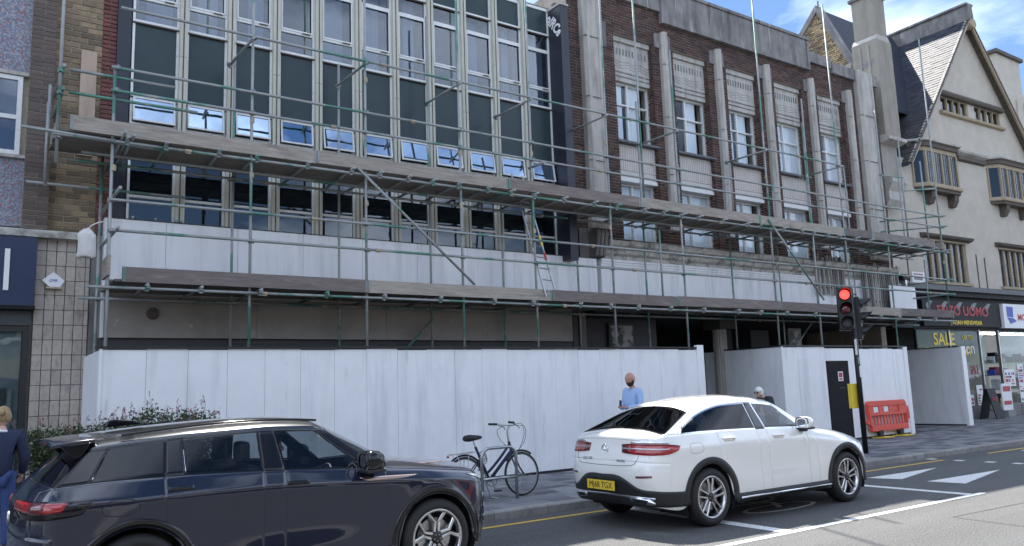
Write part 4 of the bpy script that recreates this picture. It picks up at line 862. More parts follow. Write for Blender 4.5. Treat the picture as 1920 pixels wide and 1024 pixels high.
# ------------------------------------------------------------ hoarding
YH = 12.87
def hoarding():
    r = random.Random(31)
    pm = {}
    def panels(t, x0, x1, y, zt, w=.60, dy=0., mat='hoard'):
        x = x0; n = max(1, round((x1-x0)/w)); w = (x1-x0)/n
        for i in range(n):
            o = box('panel', x+.002, x+w-.002, y+r.uniform(-.004, .004), y+.018, PZ+.05, zt+r.uniform(-.012, .012), mat, t, .003); x += w
    def side(t, x, y0, y1, zt, mat='hoard_side'):
        n = max(1, round((y1-y0)/.6)); w = (y1-y0)/n
        for i in range(n): box('side_panel', x, x+.018, y0+i*w+.002, y0+(i+1)*w-.002, PZ+.04, zt+r.uniform(-.008, .008), mat, t, .003)
    a = thing('hoarding', 'long white panelled hoarding behind the bicycle and dark car', 'hoarding', (0, 0, 0))
    panels(a, 1.70, 14.03, YH, 2.535); side(a, 1.66, YH+.03, 14.6, 2.52)
    box('corner_strip', 1.655, 1.70, YH-.02, YH+.02, PZ, 2.545, 'hoard', a); box('end_post', 14.03, 14.25, YH-.02, YH+.06, PZ+.02, 2.64, 'hoard', a)
    x = 1.6
    for e, z in ((5.3, 2.54), (9.2, 2.552), (11.55, 2.545), (14.02, 2.56)): box('capping', x, e, YH-.03, YH+.05, z, z+.035, 'black_trim', a); x = e+.002
    box('plinth', 1.70, 14.03, YH+.004, YH+.03, PZ-.005, PZ+.05, 'black_trim', a)
    b = thing('hoarding', 'white hoarding block with the black door behind the signal pole', 'hoarding', (0, 0, 0))
    panels(b, 17.16, 18.95, YH, 2.6); panels(b, 19.95, 22.72, YH, 2.56); side(b, 17.11, YH+.0, 15.4, 2.6)
    box('panel', 18.955, 19.945, YH, YH+.018, 2.24, 2.57, 'hoard', b); box('corner_strip', 17.10, 17.165, YH-.025, YH-.001, PZ, 2.62, 'hoard', b); box('end_post', 22.72, 22.92, YH-.02, YH+.06, PZ, 2.62, 'hoard', b)
    d = box('door', 18.97, 19.93, YH-.012, YH+.03, PZ+.03, 2.235, 'door_black', b); box('notice', 19.42, 19.64, YH-.018, YH-.0125, 1.70, 1.95, 'white_plain', d); box('notice_print', 19.45, 19.61, YH-.021, YH-.0185, 1.80, 1.92, 'red_sign', d); box('notice_print', 19.45, 19.61, YH-.021, YH-.0185, 1.73, 1.77, 'red_sign', d); box('handle_plate', 19.44, 19.66, YH-.02, YH-.0125, 1.50, 1.53, 'black_metal', d)
    box('capping', 17.08, 22.72, YH-.03, YH+.05, 2.615, 2.65, 'black_trim', b); box('capping', 17.08, 17.14, YH+.051, 15.4, 2.615, 2.65, 'black_trim', b); box('plinth', 17.16, 22.7, YH+.004, YH+.03, PZ-.005, PZ+.05, 'black_trim', b)
    for x, z0, z1 in ((17.75, .5, 2.3), ): box('scuffed_patch', x, x+.42, YH-.0075, YH-.006, z0, z1, 'hoard_side', b)
    c = thing('hoarding', 'separate grey-white hoarding wing beside the shop windows', 'hoarding', (0, 0, 0))
    side(c, 27.05, 13.42, 15.25, 2.66); box('end_post', 27.04, 27.30, 13.33, 13.42, PZ, 2.68, 'hoard', c); box('capping', 27.03, 27.10, 13.421, 15.25, 2.665, 2.70, 'black_trim', c); box('plinth', 27.06, 27.09, 13.42, 15.25, PZ-.005, PZ+.038, 'black_trim', c)
hoarding()

# ------------------------------------------------------------ street furniture
def smooth_pts(pts, n=6):
    out = []; P_ = [Vector(p) for p in pts]
    for i in range(len(P_)-1):
        p0 = P_[max(i-1, 0)]; p1 = P_[i]; p2 = P_[i+1]; p3 = P_[min(i+2, len(P_)-1)]
        for k in range(n):
            t = k/n; out.append(.5*((2*p1)+(p2-p0)*t+(2*p0-5*p1+4*p2-p3)*t*t+(3*p1-p0-3*p2+p3)*t**3))
    return out+[P_[-1]]
def signal():
    t = thing('traffic_signal', 'black traffic signal showing red beside the black hoarding door', 'traffic light', (16.5, 10.42, PZ))
    MB().tube((0, 0, 0), (0, 0, 3.62), .057, 14).build('pole', 'black_metal', t, smooth=True); MB().tube((0, 0, 3.62), (0, 0, 3.68), .06, 14, .03).build('pole_cap', 'black_metal', t)
    # main head faces the waiting traffic (-X), second head faces the other way round the corner
    def head(loc, rz, zc, lit, n=3):
        h = thing('signal_head', None, None); h.parent = t; h.location = loc; h.rotation_euler = (0, 0, rz)
        box('housing', -.155, .155, -.11, .11, zc-.48, zc+.48, 'black_metal', h, .03); 
        for k in range(n):
            z = zc+.31-k*.31
            b = MB().lathe((0, -.11, z), [(.132, 0), (.132, .012), (.105, .012)], 20, (0, -1, 0)); b.build('bezel', 'black_metal', h, smooth=True)
            MB().lathe((0, -.112, z), [(.112, 0), (.09, .02), (.05, .035), (0, .04)], 20, (0, -1, 0)).build('lens', lit if k == 0 else ('lamp_dark' if k == 1 else 'grey_dark'), h, smooth=True)
            vs = []; n_ = 20
            for i in range(n_+1):
                a = R(-28)+R(236)*i/n_; d = .05+.19*max(0, math.sin(a))**.6
                for rr, y in ((.128, -.11), (.132, -.11-d)): vs.append((rr*math.cos(a), y, z+rr*math.sin(a)))
            MB().add(vs, [(2*i, 2*i+1, 2*i+3, 2*i+2) for i in range(n_)]).build('visor', 'black_metal', h, smooth=True, fix=False)
        return h
    head((-.30, -.02, 0), R(-50), 3.17, 'lamp_lit'); head((.22, .06, 0), R(28), 2.98, 'grey_dark')
    for z in (2.82, 3.5): box('bracket', -.3, .2, -.02, .02, z, z+.03, 'black_metal', t)
    p = box('push_button_box', -.20, .16, .065, .17, .98, 1.52, 'yellow_sign', t, .01); box('panel_face', -.15, .11, .171, .175, 1.05, 1.47, 'shop_black', p)
    box('sticker', -.03, .05, -.066, -.055, 1.66, 1.90, 'white_plain', t); box('sticker', -.06, .0, -.066, -.055, 1.95, 2.1, 'grey_plain', t); box('sticker', -.065, -.045, -.06, -.02, 2.15, 2.5, 'white_plain', t)
signal()
def barrier():
    t = thing('barrier', 'red plastic barrier leaning on the white hoarding', 'barrier', (20.50, 12.74, PZ)); t.rotation_euler = (R(-3), 0, 0)
    y = .05; Wd = 1.88
    MB().prism([(0, .85), (0, .93), (.08, 1.0), (Wd-.08, 1.0), (Wd, .93), (Wd, .85)], -y, y).build('top_rail', 'barrier_red', t, bevel=.012)
    for a, b in ((0, .22), (.48, .72), (.98, 1.2), (Wd-.40, Wd)): MB().prism([(a, .68), (b, .68), (b, .849), (a, .849)], -y, y).build('top_web', 'barrier_red', t)
    for a, b in ((.22, .48), (.72, .98), (1.2, Wd-.40)): box('reflector', a+.01, b-.01, -.03, .0, .69, .84, 'white_plain' if a < 1 else 'barrier_red', t)
    box('mid_rail', 0, Wd, -y-.004, y, .60, .68, 'barrier_red', t, .008); box('bottom_rail', .04, Wd-.04, -y-.006, y, .18, .34, 'barrier_red', t, .012)
    for i in range(12): box('slat', .08+i*.152, .132+i*.152, -.03, .0, .341, .599, 'barrier_red', t, .006)
    for x in (0, Wd-.06): box('end_post', x, x+.06, -y, y, .341, .599, 'barrier_red', t)
    MB().prism([(0, .50), (-.14, .46), (-.14, .40), (0, .36)], -.04, .04).build('hook', 'barrier_red', t); MB().prism([(Wd, .82), (Wd+.10, .80), (Wd+.10, .45), (Wd+.05, .45), (Wd+.05, .7), (Wd, .72)], -.04, .04).build('hook', 'barrier_red', t)
    for x in (.35, 1.35):
        f = MB().prism([(x, .20), (x+.2, .20), (x+.16, .02), (x+.04, .02)], -.06, .06).build('foot', 'rubber', t); box('foot_tread', x-.12, x+.34, -.26, .12, .0, .03, 'yellow_sign', f)
barrier()
def hoop():
    t = thing('cycle_hoop', 'steel cycle hoop in front of the parked bicycle', 'cycle stand', (6.5, 10.33, PZ)); w, h, r_ = .62, .78, .14
    pts = [(0, 0, 0), (0, 0, h-r_)] + [(r_-r_*math.cos(a), 0, h-r_+r_*math.sin(a)) for a in [R(q) for q in range(15, 91, 15)]] + [(w-r_+r_*math.sin(a), 0, h-r_+r_*math.cos(a)) for a in [R(q) for q in range(0, 91, 15)]] + [(w, 0, 0)]
    MB().path(pts, .024, 12).build('hoop_tube', 'steel', t, smooth=True); MB().tube((0, 0, .33), (w, 0, .33), .022, 12).build('cross_bar', 'steel', t, smooth=True)
hoop()
def bicycle():
    t = thing('bicycle', 'dark city bicycle with pannier rack parked at the steel hoop', 'bicycle', (7.37, 10.52, PZ)); t.rotation_euler = (R(-4), 0, R(2))
    rw = .335; fx, rx = 0., -1.06
    for x, lab in ((fx, 1), (rx, 0)):
        w = MB().path([(x+rw*.955*math.cos(a), 0, rw+rw*.955*math.sin(a)) for a in [2*math.pi*i/40 for i in range(40)]], .016, 8, True).build('tyre', 'rubber', t, smooth=True)
        MB().path([(x+rw*.90*math.cos(a), 0, rw+rw*.90*math.sin(a)) for a in [2*math.pi*i/40 for i in range(40)]], .009, 6, True).build('rim', 'grey_plain', w, smooth=True)
        sp = MB()
        for i in range(28):
            a = 2*math.pi*i/28; b = a+(.5 if i % 2 else -.5); sp.tube((x+.025*math.cos(b), .02*(-1)**i, rw+.025*math.sin(b)), (x+rw*.88*math.cos(a), 0, rw+rw*.88*math.sin(a)), .0016, 4, cap=False)
        sp.build('spokes', 'steel', w, fix=False, kind='stuff'); MB().tube((x, -.045, rw), (x, .045, rw), .02, 10).build('hub', 'steel', w)
        mg = [(x+(rw+.022)*math.cos(a), 0, rw+(rw+.022)*math.sin(a)) for a in [R(q) for q in (range(55, 150, 8) if lab else range(25, 185, 8))]]
        MB().path(mg, .017, 6).build('mudguard', 'black_metal', t, smooth=True)
    bb = (-.62, 0, .29); st = (-.80, 0, .72); hd0 = (-.16, 0, .66); hd1 = (-.20, 0, .80)
    fr = MB(); fr.path(smooth_pts([hd1, (-.38, 0, .62), (-.62, 0, .42), (-.68, 0, .42)]), .021, 8); fr.path([(-.17, 0, .70), bb], .026, 8); fr.path([bb, (-.84, 0, .80)], .021, 8); fr.path([hd0, (-.21, 0, .84)], .022, 8)
    for s in (-.05, .05): fr.path([bb, (rx, s, rw)], .010, 6); fr.path([(-.76, s*.4, .62), (rx, s, rw)], .009, 6)
    fr.build('frame', 'cloth_navy', t, smooth=True)
    fk = MB()
    for s in (-.05, .05): fk.path([(-.155, s, .64), (-.08, s, .45), (fx, s, rw)], .012, 8)
    fk.build('fork', 'black_metal', t, smooth=True)
    MB().path([(-.84, 0, .79), (-.87, 0, .90)], .013, 8).build('seat_post', 'steel', t)
    sd = MB(); n = 12; secs = [(-1.02, .05, .02), (-1.0, .10, .05), (-.93, .11, .055), (-.86, .07, .045), (-.78, .035, .035), (-.72, .02, .02)]
    vs = []
    for x, w, h in secs:
        for j in range(n): a = 2*math.pi*j/n; vs.append((x, w*math.cos(a), .935+h*math.sin(a)*(1 if math.sin(a) > 0 else .9)+.02*(x+.87)))
    sd.add(vs, [(i*n+j, i*n+(j+1) % n, (i+1)*n+(j+1) % n, (i+1)*n+j) for i in range(len(secs)-1) for j in range(n)] + [tuple(range(n)), tuple(range(len(vs)-1, len(vs)-n-1, -1))]); sd.build('saddle', 'rubber', t, smooth=True)
    MB().path(smooth_pts([(-.21, 0, .84), (-.225, 0, 1.0), (-.19, 0, 1.06), (-.17, 0, 1.08)]), .014, 8).build('stem', 'steel', t, smooth=True)
    MB().path(smooth_pts([(-.36, -.27, 1.13), (-.24, -.22, 1.12), (-.15, -.09, 1.09), (-.15, .09, 1.09), (-.24, .22, 1.12), (-.36, .27, 1.13)]), .011, 8).build('handlebar', 'steel', t, smooth=True)
    for s in (-1, 1): MB().path([(-.38, s*.275, 1.132), (-.25, s*.225, 1.122)], .018, 8).build('grip', 'rubber', t); MB().path([(-.24, s*.21, 1.10), (-.15, s*.18, 1.07), (-.12, s*.2, 1.03)], .006, 6).build('brake_lever', 'black_metal', t)
    for k, pp in enumerate(([(-.17, -.16, 1.08), (.05, -.1, 1.05), (.08, -.04, .85), (-.05, 0, .68)], [(-.17, .16, 1.08), (-.36, .08, 1.02), (-.34, .02, .86), (-.2, 0, .74)], [(-.17, -.1, 1.09), (.03, -.05, 1.1), (.10, 0, .92), (-.02, 0, .70)])): MB().path(smooth_pts(pp), .004, 5).build('cable', 'rubber', t, smooth=True)
    rk = MB()
    for s in (-.055, .055): rk.path([(-.86, s, .73), (-1.32, s, .71)], .006, 6); rk.path([(-1.22, s, .71), (rx, s*1.3, rw+.02)], .006, 6); rk.path([(-1.0, s, .72), (rx, s*1.3, rw+.02)], .006, 6)
    for i in range(4): rk.path([(-.95-i*.11, -.055, .72), (-.95-i*.11, .055, .72)], .005, 6)
    rk.build('rack', 'steel', t, smooth=True); MB().box(-1.345, -1.33, -.025, .025, .67, .70).build('rear_lamp', 'lamp_red', t)
    cr = MB().lathe((bb[0], -.06, bb[2]), [(.09, -.004), (.095, -.004), (.095, .004), (.09, .004), (.09, -.004)], 24, (0, 1, 0)); cr.tube((bb[0], -.06, bb[2]), (bb[0], .06, bb[2]), .018, 10); cr.build('chainring', 'black_metal', t)
    for s, dx, dz in ((-1, .05, -.16), (1, -.05, .16)):
        c = MB().path([(bb[0], s*.07, bb[2]), (bb[0]+dx, s*.08, bb[2]+dz)], .010, 6).build('crank', 'steel', t); MB().box(bb[0]+dx-.04, bb[0]+dx+.05, s*.12-.045, s*.12+.045, bb[2]+dz-.012, bb[2]+dz+.012).build('pedal', 'rubber', c)
    lk = [(-.72+.06*math.cos(a)*(1+.1*k), -.03+.02*k, .60+.06*math.sin(a)+.03*k) for k in range(3) for a in [2*math.pi*i/14 for i in range(14)]]; MB().path(lk, .007, 6).build('lock_cable', 'grey_plain', t, smooth=True)
    MB().path([(-.66, .06, .28), (-.55, .10, .03), (-.36, .14, .0)], .007, 6).build('kick_stand', 'steel', t)
bicycle()
def shrub_planter():
    p = thing('planter', 'low dark planter box beneath the flowering shrubs', 'planter', (.75, 11.35, PZ)); MB().prism([(0, 0), (2.2, 0), (2.26, .55), (-.06, .55)], 0, .6).build('box', 'grey_dark', p); box('soil', .02, 2.18, .03, .57, .551, .57, 'timber_dark', p)
    r = random.Random(17)
    for k, (cx, cz, rx, rz, lab) in enumerate(((.25, 1.16, .42, .32, 'low leafy shrub nearest the tiled wall with few flowers'), (.85, 1.16, .42, .36, 'leafy flowering shrub between its taller and lower neighbours'), (1.45, 1.22, .42, .46, 'taller flowering shrub with upright pink sprigs'), (1.92, 1.2, .38, .44, 'end flowering shrub with the thickest pink sprigs'))):
        t = thing('shrub', lab, 'shrub', (.75+cx, 11.65, PZ+.57), group='flowering shrubs in the planter'); st = MB(); lf = MB(); pt = MB(); b0 = cz-.57-rz*.5
        for i in range(56):
            a = r.uniform(0, 6.28); rr = r.random()**.5; tx = rx*rr*math.cos(a)*1.05; ty = .34*rr*math.sin(a); h = (cz-PZ-.57+.10)+rz*(1.0-.5*rr*rr)*r.uniform(.5, 1.05)
            pts = smooth_pts([(tx*.25, ty*.25, 0), (tx*.6, ty*.6, h*.5), (tx, ty, h)], 3); st.path(pts, [.006-.0045*q/(len(pts)-1) for q in range(len(pts))], 4)
            for q in range(95):
                u = r.uniform(.18, 1); p_ = pts[min(int(u*(len(pts)-1)), len(pts)-1)]; c = p_+Vector((r.gauss(0, .055), r.gauss(0, .05), r.gauss(0, .05)))
                d = Vector((r.gauss(0, 1), r.gauss(0, 1), r.uniform(-.2, 1.2))).normalized(); n = d.orthogonal().normalized(); n.rotate(Matrix.Rotation(r.uniform(0, 6.28), 3, d)); L_ = r.uniform(.03, .062); w = L_*.26
                lf.add([c, c+d*L_*.5+n*w, c+d*L_, c+d*L_*.5-n*w], [(0, 1, 2, 3)])
            if i % 3 == 0 and k > 0 or i % 11 == 0:
                top = Vector(pts[-1]); e = top+Vector((r.gauss(0, .03), r.gauss(0, .02), r.uniform(.04, .15))); st.path([top, e], .0016, 3)
                for q in range(7):
                    c = top+(e-top)*r.uniform(.3, 1)+Vector((r.gauss(0, .008), r.gauss(0, .008), 0)); pt.ball(c, r.uniform(.004, .009), 5, 3)
        st.build('stems', 'stem', t, fix=False, kind='stuff'); lf.build('leaves', 'leaf', t, fix=False, kind='stuff'); pt.build('flowers', 'petal', t, fix=False, kind='stuff')
shrub_planter()
def a_board():
    t = thing('pavement_sign', 'black A-board standing by the shop window and hoarding wing', 'sign', (31.0, 14.6, PZ))
    for s in (-1, 1): MB().add([(0, s*.28, 0), (.6, s*.28, 0), (.6, s*.02, 1.1), (0, s*.02, 1.1), (0, s*.31, 0), (.6, s*.31, 0), (.6, s*.05, 1.1), (0, s*.05, 1.1)], [(0, 1, 2, 3), (4, 5, 6, 7), (0, 1, 5, 4), (1, 2, 6, 5), (2, 3, 7, 6), (3, 0, 4, 7)]).build('leaf_panel', 'shop_black', t)
    text('lettering', 'SALE', .2, 'red_sign', (.3, -.16, .72), (math.pi/2-R(13), 0, 0), t)
    s = thing('sale_stand', 'white sale placard stand inside the shop doorway', 'sign', (32.6, 14.75, PZ)); box('placard', 0, .75, 0, .05, .25, 1.25, 'white_plain', s); box('print', .08, .67, -.006, -.001, .95, 1.15, 'red_sign', s); box('print', .08, .67, -.006, -.001, .45, .6, 'red_sign', s); box('base', .1, .65, -.1, .15, 0, .249, 'grey_plain', s)
a_board()
# terrace across the road, behind the camera: it is what the windows and car doors mirror
def terrace():
    t = thing('terrace', 'dark brick terrace across the road mirrored in the windows', 'building', (0, -10.5, 0)); P('terrace_brick', (.20, .20, .205), .9, var=.25, vs=1.)
    for i in range(9):
        x = -40+i*10; h = 8.6+(0, .7, -.5, .4, 1.0, -.3, .5, 0, .8)[i]
        box('wall', x, x+9.98, -8, 0, .1, h, 'terrace_brick', t)
        for q in range(4):
            for z in (4.6,): w = box('window', x+.8+q*2.3, x+2.0+q*2.3, .001, .03, z, z+1.8, 'gloss_black', t); box('frame', x+.7+q*2.3, x+2.1+q*2.3, .0305, .06, z-.12, z-.001, 'frame_white', w)
        box('shopfront', x+.3, x+9.7, .001, .08, .2, 2.9, 'gloss_black', t); box('shop_sign', x+.3, x+9.7, .001, .2, 3.0, 3.7, ('white_plain', 'red_sign', 'sign_navy', 'shop_black', 'timber_pale')[i % 5], t)
terrace()

# ------------------------------------------------------------ cars
def lerp_tab(tab, x):
    if x <= tab[0][0]: return tab[0][1]
    for (a, u), (b, v) in zip(tab, tab[1:]):
        if x <= b: return u+(v-u)*(x-a)/(b-a)
    return tab[-1][1]
def car_cage(S):
    """half cage: five rings round the lower body, belt top grid, greenhouse ring and roof; returns verts, faces (with part), creases"""
    V = []; Fc = []; Cr = {}
    def v(p): V.append(Vector(p)); return len(V)-1
    hub, Ra = S['hub'], S['arch']
    ang = (200, 150, 120, 90, 60, 30, -20)
    xs = list(S['xs_rear']); za = {}
    for xa in S['axles']:
        for i, a in enumerate(ang): x = round(xa+Ra*math.cos(R(a)), 4); za[x] = a; xs.append(x)
    xs += S['xs_mid'] + S['xs_front']; xs = sorted(set(xs)); ns = len(xs)
    rings = []
    for l in range(5):
        zt = S['z'][l]; yt = S['y'][l]; xr = S['xr'][l]; xf = S['xf'][l]
        hwr = lerp_tab(yt, xs[0]); hwf = lerp_tab(yt, xs[-1]); ring = []
        zr, zf = lerp_tab(zt, -1), lerp_tab(zt, 99)
        rc, fc = S['crown_r'][l], S['crown_f'][l]
        for y, dx, dz in ((0, 0, rc), (.46, .012, rc*.7), (.80, .055, rc*.2)): ring.append(v((xr+dx*S['rr'], hwr*y, zr+dz)))
        for x in xs:
            z = lerp_tab(zt, x); y = lerp_tab(yt, x)
            if x in za and l < 3:
                a = za[x]; rad = Ra+(0, .055, .12)[l]; ah = hub+rad*math.sin(R(a)); z = max(z, ah) if a not in (200, -20) else max(z, S['z'][l][0][1] if l else z)
            ring.append(v((x, y, z)))
        for y, dx, dz in ((.80, -.10, fc*.2), (.46, -.03, fc*.7), (0, 0, fc)): ring.append(v((xf+dx*S['fr'], hwf*y, zf+dz)))
        rings.append(ring)
    n = len(rings[0])
    def part_side(l, k):        # k: index in ring (face between k and k+1)
        s0 = k-3
        if k < 3: return 'tailgate' if l >= S['gate_l'] and k < 2 + (1 if False else 0) else 'rear_bumper' if l < S['gate_l'] else 'body'
        if k >= n-4: return 'front_bumper' if l < 3 else 'front_panel'
        x0, x1 = xs[s0], xs[s0+1]; xm = (x0+x1)/2
        for nm, a, b in S['doors']:
            if a < xm < b and l >= 0: return nm
        if xm > S['wing_x']: return 'wing'
        return 'body'
    for l in range(4):
        for k in range(n-1):
            Fc.append(((rings[l][k], rings[l][k+1], rings[l+1][k+1], rings[l+1][k]), part_side(l, k)))
    for k in range(n-1):
        for l, c in S['crease'].items(): Cr[(rings[l][k], rings[l][k+1])] = c
    # top grid of the lower body
    B = rings[4]; kb = 3+min(range(ns), key=lambda i: abs(xs[i]-S['xb'])); ka = 3+min(range(ns), key=lambda i: abs(xs[i]-S['xa']))
    Q = {}; Cc = {}
    def row(k):
        if k in Q: return
        e = V[B[k]]
        if k == kb: q, c = S['rg_base']
        elif k == ka: q, c = S['ws_base']
        else:
            f = (e.x-V[B[ka]].x)/max(.01, V[B[n-4]].x-V[B[ka]].x) if k > ka else 0
            sh = .27*(1-f)**1.5 if k > ka else 0.
            q = (e.x+sh*.8, e.y*.52, e.z+S['hood_crown']*.75); c = (e.x+sh, 0, e.z+S['hood_crown'])
        Q[k] = v(q); Cc[k] = v(c)
    for k in list(range(3, kb+1)) + list(range(ka, n-3)): row(k)
    # deck
    prev = (B[2], B[1], B[0])
    for k in range(3, kb+1):
        cur = (B[k], Q[k], Cc[k])
        for i in range(2): Fc.append(((prev[i], cur[i], cur[i+1], prev[i+1]), 'tailgate'))
        prev = cur
    prev = None
    for k in range(ka, n-3):
        cur = (B[k], Q[k], Cc[k])
        if prev:
            for i in range(2): Fc.append(((prev[i], cur[i], cur[i+1], prev[i+1]), 'bonnet'))
        prev = cur
    cur = (B[n-3], B[n-2], B[n-1])
    for i in range(2): Fc.append(((prev[i], cur[i], cur[i+1], prev[i+1]), 'bonnet'))
    # greenhouse
    g0 = [Cc[kb], Q[kb]] + [B[k] for k in range(kb, ka+1)] + [Q[ka], Cc[ka]]
    g1 = []; g2 = []
    q, c = S['rg_top']; g1 += [v(c), v(q)]; q2, c2 = S['roof_rear']; g2 += [v(c2), v(q2)]
    for k in range(kb, ka+1):
        x = V[B[k]].x; xt = lerp_tab(S['xmap'], x); z = lerp_tab(S['g1z'], xt); y = lerp_tab(S['g1y'], xt); g1.append(v(S.get('g1ov', {}).get(k-kb, (xt, y, z))))
        g2.append(v((xt+(S['r2dx'][0] if k == kb else S['r2dx'][1] if k == ka else 0), y-.045, lerp_tab(S['g2z'], xt))))
    q, c = S['ws_top']; g1 += [v(q), v(c)]; q, c = S['roof_front']; g2 += [v(q), v(c)]
    m = len(g0)
    for i in range(m-1):
        if i < 2: p = 'rear_window'
        elif i >= m-3: p = 'windscreen'
        else:
            k = kb+i-2; xm = (V[B[k]].x+V[B[k+1]].x)/2; p = 'pillar'
            for nm, a, b in S['glass']:
                if a < xm < b: p = nm
        Fc.append(((g0[i], g0[i+1], g1[i+1], g1[i]), p)); Fc.append(((g1[i], g1[i+1], g2[i+1], g2[i]), 'roof' if 2 <= i < m-3 else ('roof')))
        Cr[(g0[i], g0[i+1])] = .85; Cr[(g1[i], g1[i+1])] = .6
    Cr[(g0[2], g1[2])] = .6; Cr[(g0[m-3], g1[m-3])] = .6
    # roof grid
    prev = (g2[2], g2[1], g2[0]); cnt = ka-kb
    for j in range(1, cnt):
        e = V[g2[2+j]]; zc = lerp_tab(S['roofz'], e.x); cur = (g2[2+j], v((e.x, e.y*.5, e.z+(zc-e.z)*.78)), v((e.x, 0, zc)))
        for i in range(2): Fc.append(((prev[i], cur[i], cur[i+1], prev[i+1]), 'roof'))
        prev = cur
    cur = (g2[m-3], g2[m-2], g2[m-1])
    for i in range(2): Fc.append(((prev[i], cur[i], cur[i+1], prev[i+1]), 'roof'))
    return V, Fc, Cr
SIDE_PARTS = {'front_door', 'rear_door', 'wing', 'front_window', 'rear_side_window', 'quarter_window', 'pillar', 'b_pillar', 'body'}
def build_car(t, S, mats):
    V, Fc, Cr = car_cage(S); n = len(V); names = []
    allv = [tuple(p) for p in V] + [(p.x, -p.y, p.z) for p in V]; faces = []; pid = []
    def idx(nm):
        if nm not in names: names.append(nm)
        return names.index(nm)
    for f, p in Fc:
        faces.append(f); pid.append(idx(p+'|L' if p in SIDE_PARTS else p)); faces.append(tuple(i+n for i in f[::-1])); pid.append(idx(p+'|R' if p in SIDE_PARTS else p))
    me = bpy.data.meshes.new('cage'); me.from_pydata(allv, [], faces)
    bm = bmesh.new(); bm.from_mesh(me); bm.faces.ensure_lookup_table(); bm.verts.ensure_lookup_table()
    cl = bm.edges.layers.float.get('crease_edge') or bm.edges.layers.float.new('crease_edge')
    for f, p in zip(bm.faces, pid): f.material_index = p
    for (a, b), c in Cr.items():
        for o in (0, n):
            e = bm.edges.get((bm.verts[a+o], bm.verts[b+o]))
            if e: e[cl] = c
    bmesh.ops.remove_doubles(bm, verts=[v for v in bm.verts if abs(v.co.y) < 1e-5], dist=1e-4); bmesh.ops.recalc_face_normals(bm, faces=bm.faces)
    me2 = bpy.data.meshes.new('cage2'); bm.to_mesh(me2); bm.free()
    for _ in names: me2.materials.append(None)
    o = bpy.data.objects.new('cage', me2); COL.objects.link(o); md = o.modifiers.new('s', 'SUBSURF'); md.levels = 3; md.render_levels = 3
    dg = bpy.context.evaluated_depsgraph_get(); ev = bpy.data.meshes.new_from_object(o.evaluated_get(dg)); bpy.data.objects.remove(o)
    bm = bmesh.new(); bm.from_mesh(ev); bm.normal_update(); bvh = BVHTree.FromBMesh(bm); bm.verts.ensure_lookup_table()
    jobs = []
    for i, nm in enumerate(names):
        left = {f for f in bm.faces if f.material_index == i}
        while left:
            seed = left.pop(); isl = [seed]; st = [seed]
            while st:
                for e in st.pop().edges:
                    for g in e.link_faces:
                        if g in left: left.discard(g); isl.append(g); st.append(g)
            jobs.append((nm, isl))
    for nm, fs in jobs:
        b2 = bmesh.new(); mp = {}
        for f in fs:
            vs = []
            for q in f.verts:
                if q.index not in mp: mp[q.index] = b2.verts.new(q.co)
                vs.append(mp[q.index])
            b2.faces.new(vs)
        base = nm.split('|')[0]
        b2.normal_update(); gl = 'window' in base or base == 'windscreen'
        if S.get('insets', True):
            bmesh.ops.inset_region(b2, faces=b2.faces[:], thickness=.018 if gl else .006, use_boundary=True, use_even_offset=False)
            b2.normal_update()
            for q in b2.verts:
                if any(len(e.link_faces) == 1 for e in q.link_edges) and abs(q.co.y) > 1e-4: q.co -= q.normal*(.003 if gl else .0045)
        pm = bpy.data.meshes.new(base); b2.to_mesh(pm); b2.free(); pm.shade_smooth()
        mt = mats.get(base, mats['*']); ob = link(base, pm, mt, t)
        if gl:      # black (or chrome) rubber rim round the pane
            pm.materials.append(M[mats.get(base+'_rim', mats.get('rim', 'gloss_black'))])
            bb = bmesh.new(); bb.from_mesh(pm)
            for f in bb.faces:
                if any(len(e.link_faces) == 1 for e in f.edges): f.material_index = 1
            bb.to_mesh(pm); bb.free()
    bm.free(); return bvh
def sstrip(name, top, bot, bvh, mat, t, axis=None, dirv=None, off=.004, n=5, m=4, sm=True):
    """a skin laid on the body between two rails of rough points, found by casting onto the body"""
    T_ = smooth_pts(top, n) if sm else [Vector(p) for p in top]; B_ = smooth_pts(bot, n) if sm else [Vector(p) for p in bot]; g = []
    for i in range(m+1):
        rowp = []
        for a, b in zip(T_, B_):
            p = b+(a-b)*(i/m)
            d = Vector(dirv).normalized() if dirv else Vector((p.x-axis[0], p.y-axis[1], 0)).normalized()
            h, nn, _, _ = bvh.ray_cast(p+d*.7, -d, 1.4); 
            if h is None: h, nn = p, d
            rowp.append((h, d))
        g.append(rowp)
    w = len(g[0]); vs = []; fs = []
    for i in range(-1, m+2):
        for j in range(-1, w+1):
            h, d = g[min(max(i, 0), m)][min(max(j, 0), w-1)]; e = off if (0 <= i <= m and 0 <= j < w) else -.004
            vs.append(h+d*e)
    W2 = w+2
    for i in range(m+2):
        for j in range(w+1): fs.append((i*W2+j, i*W2+j+1, (i+1)*W2+j+1, (i+1)*W2+j))
    return MB().add(vs, fs).build(name, mat, t, smooth=True)
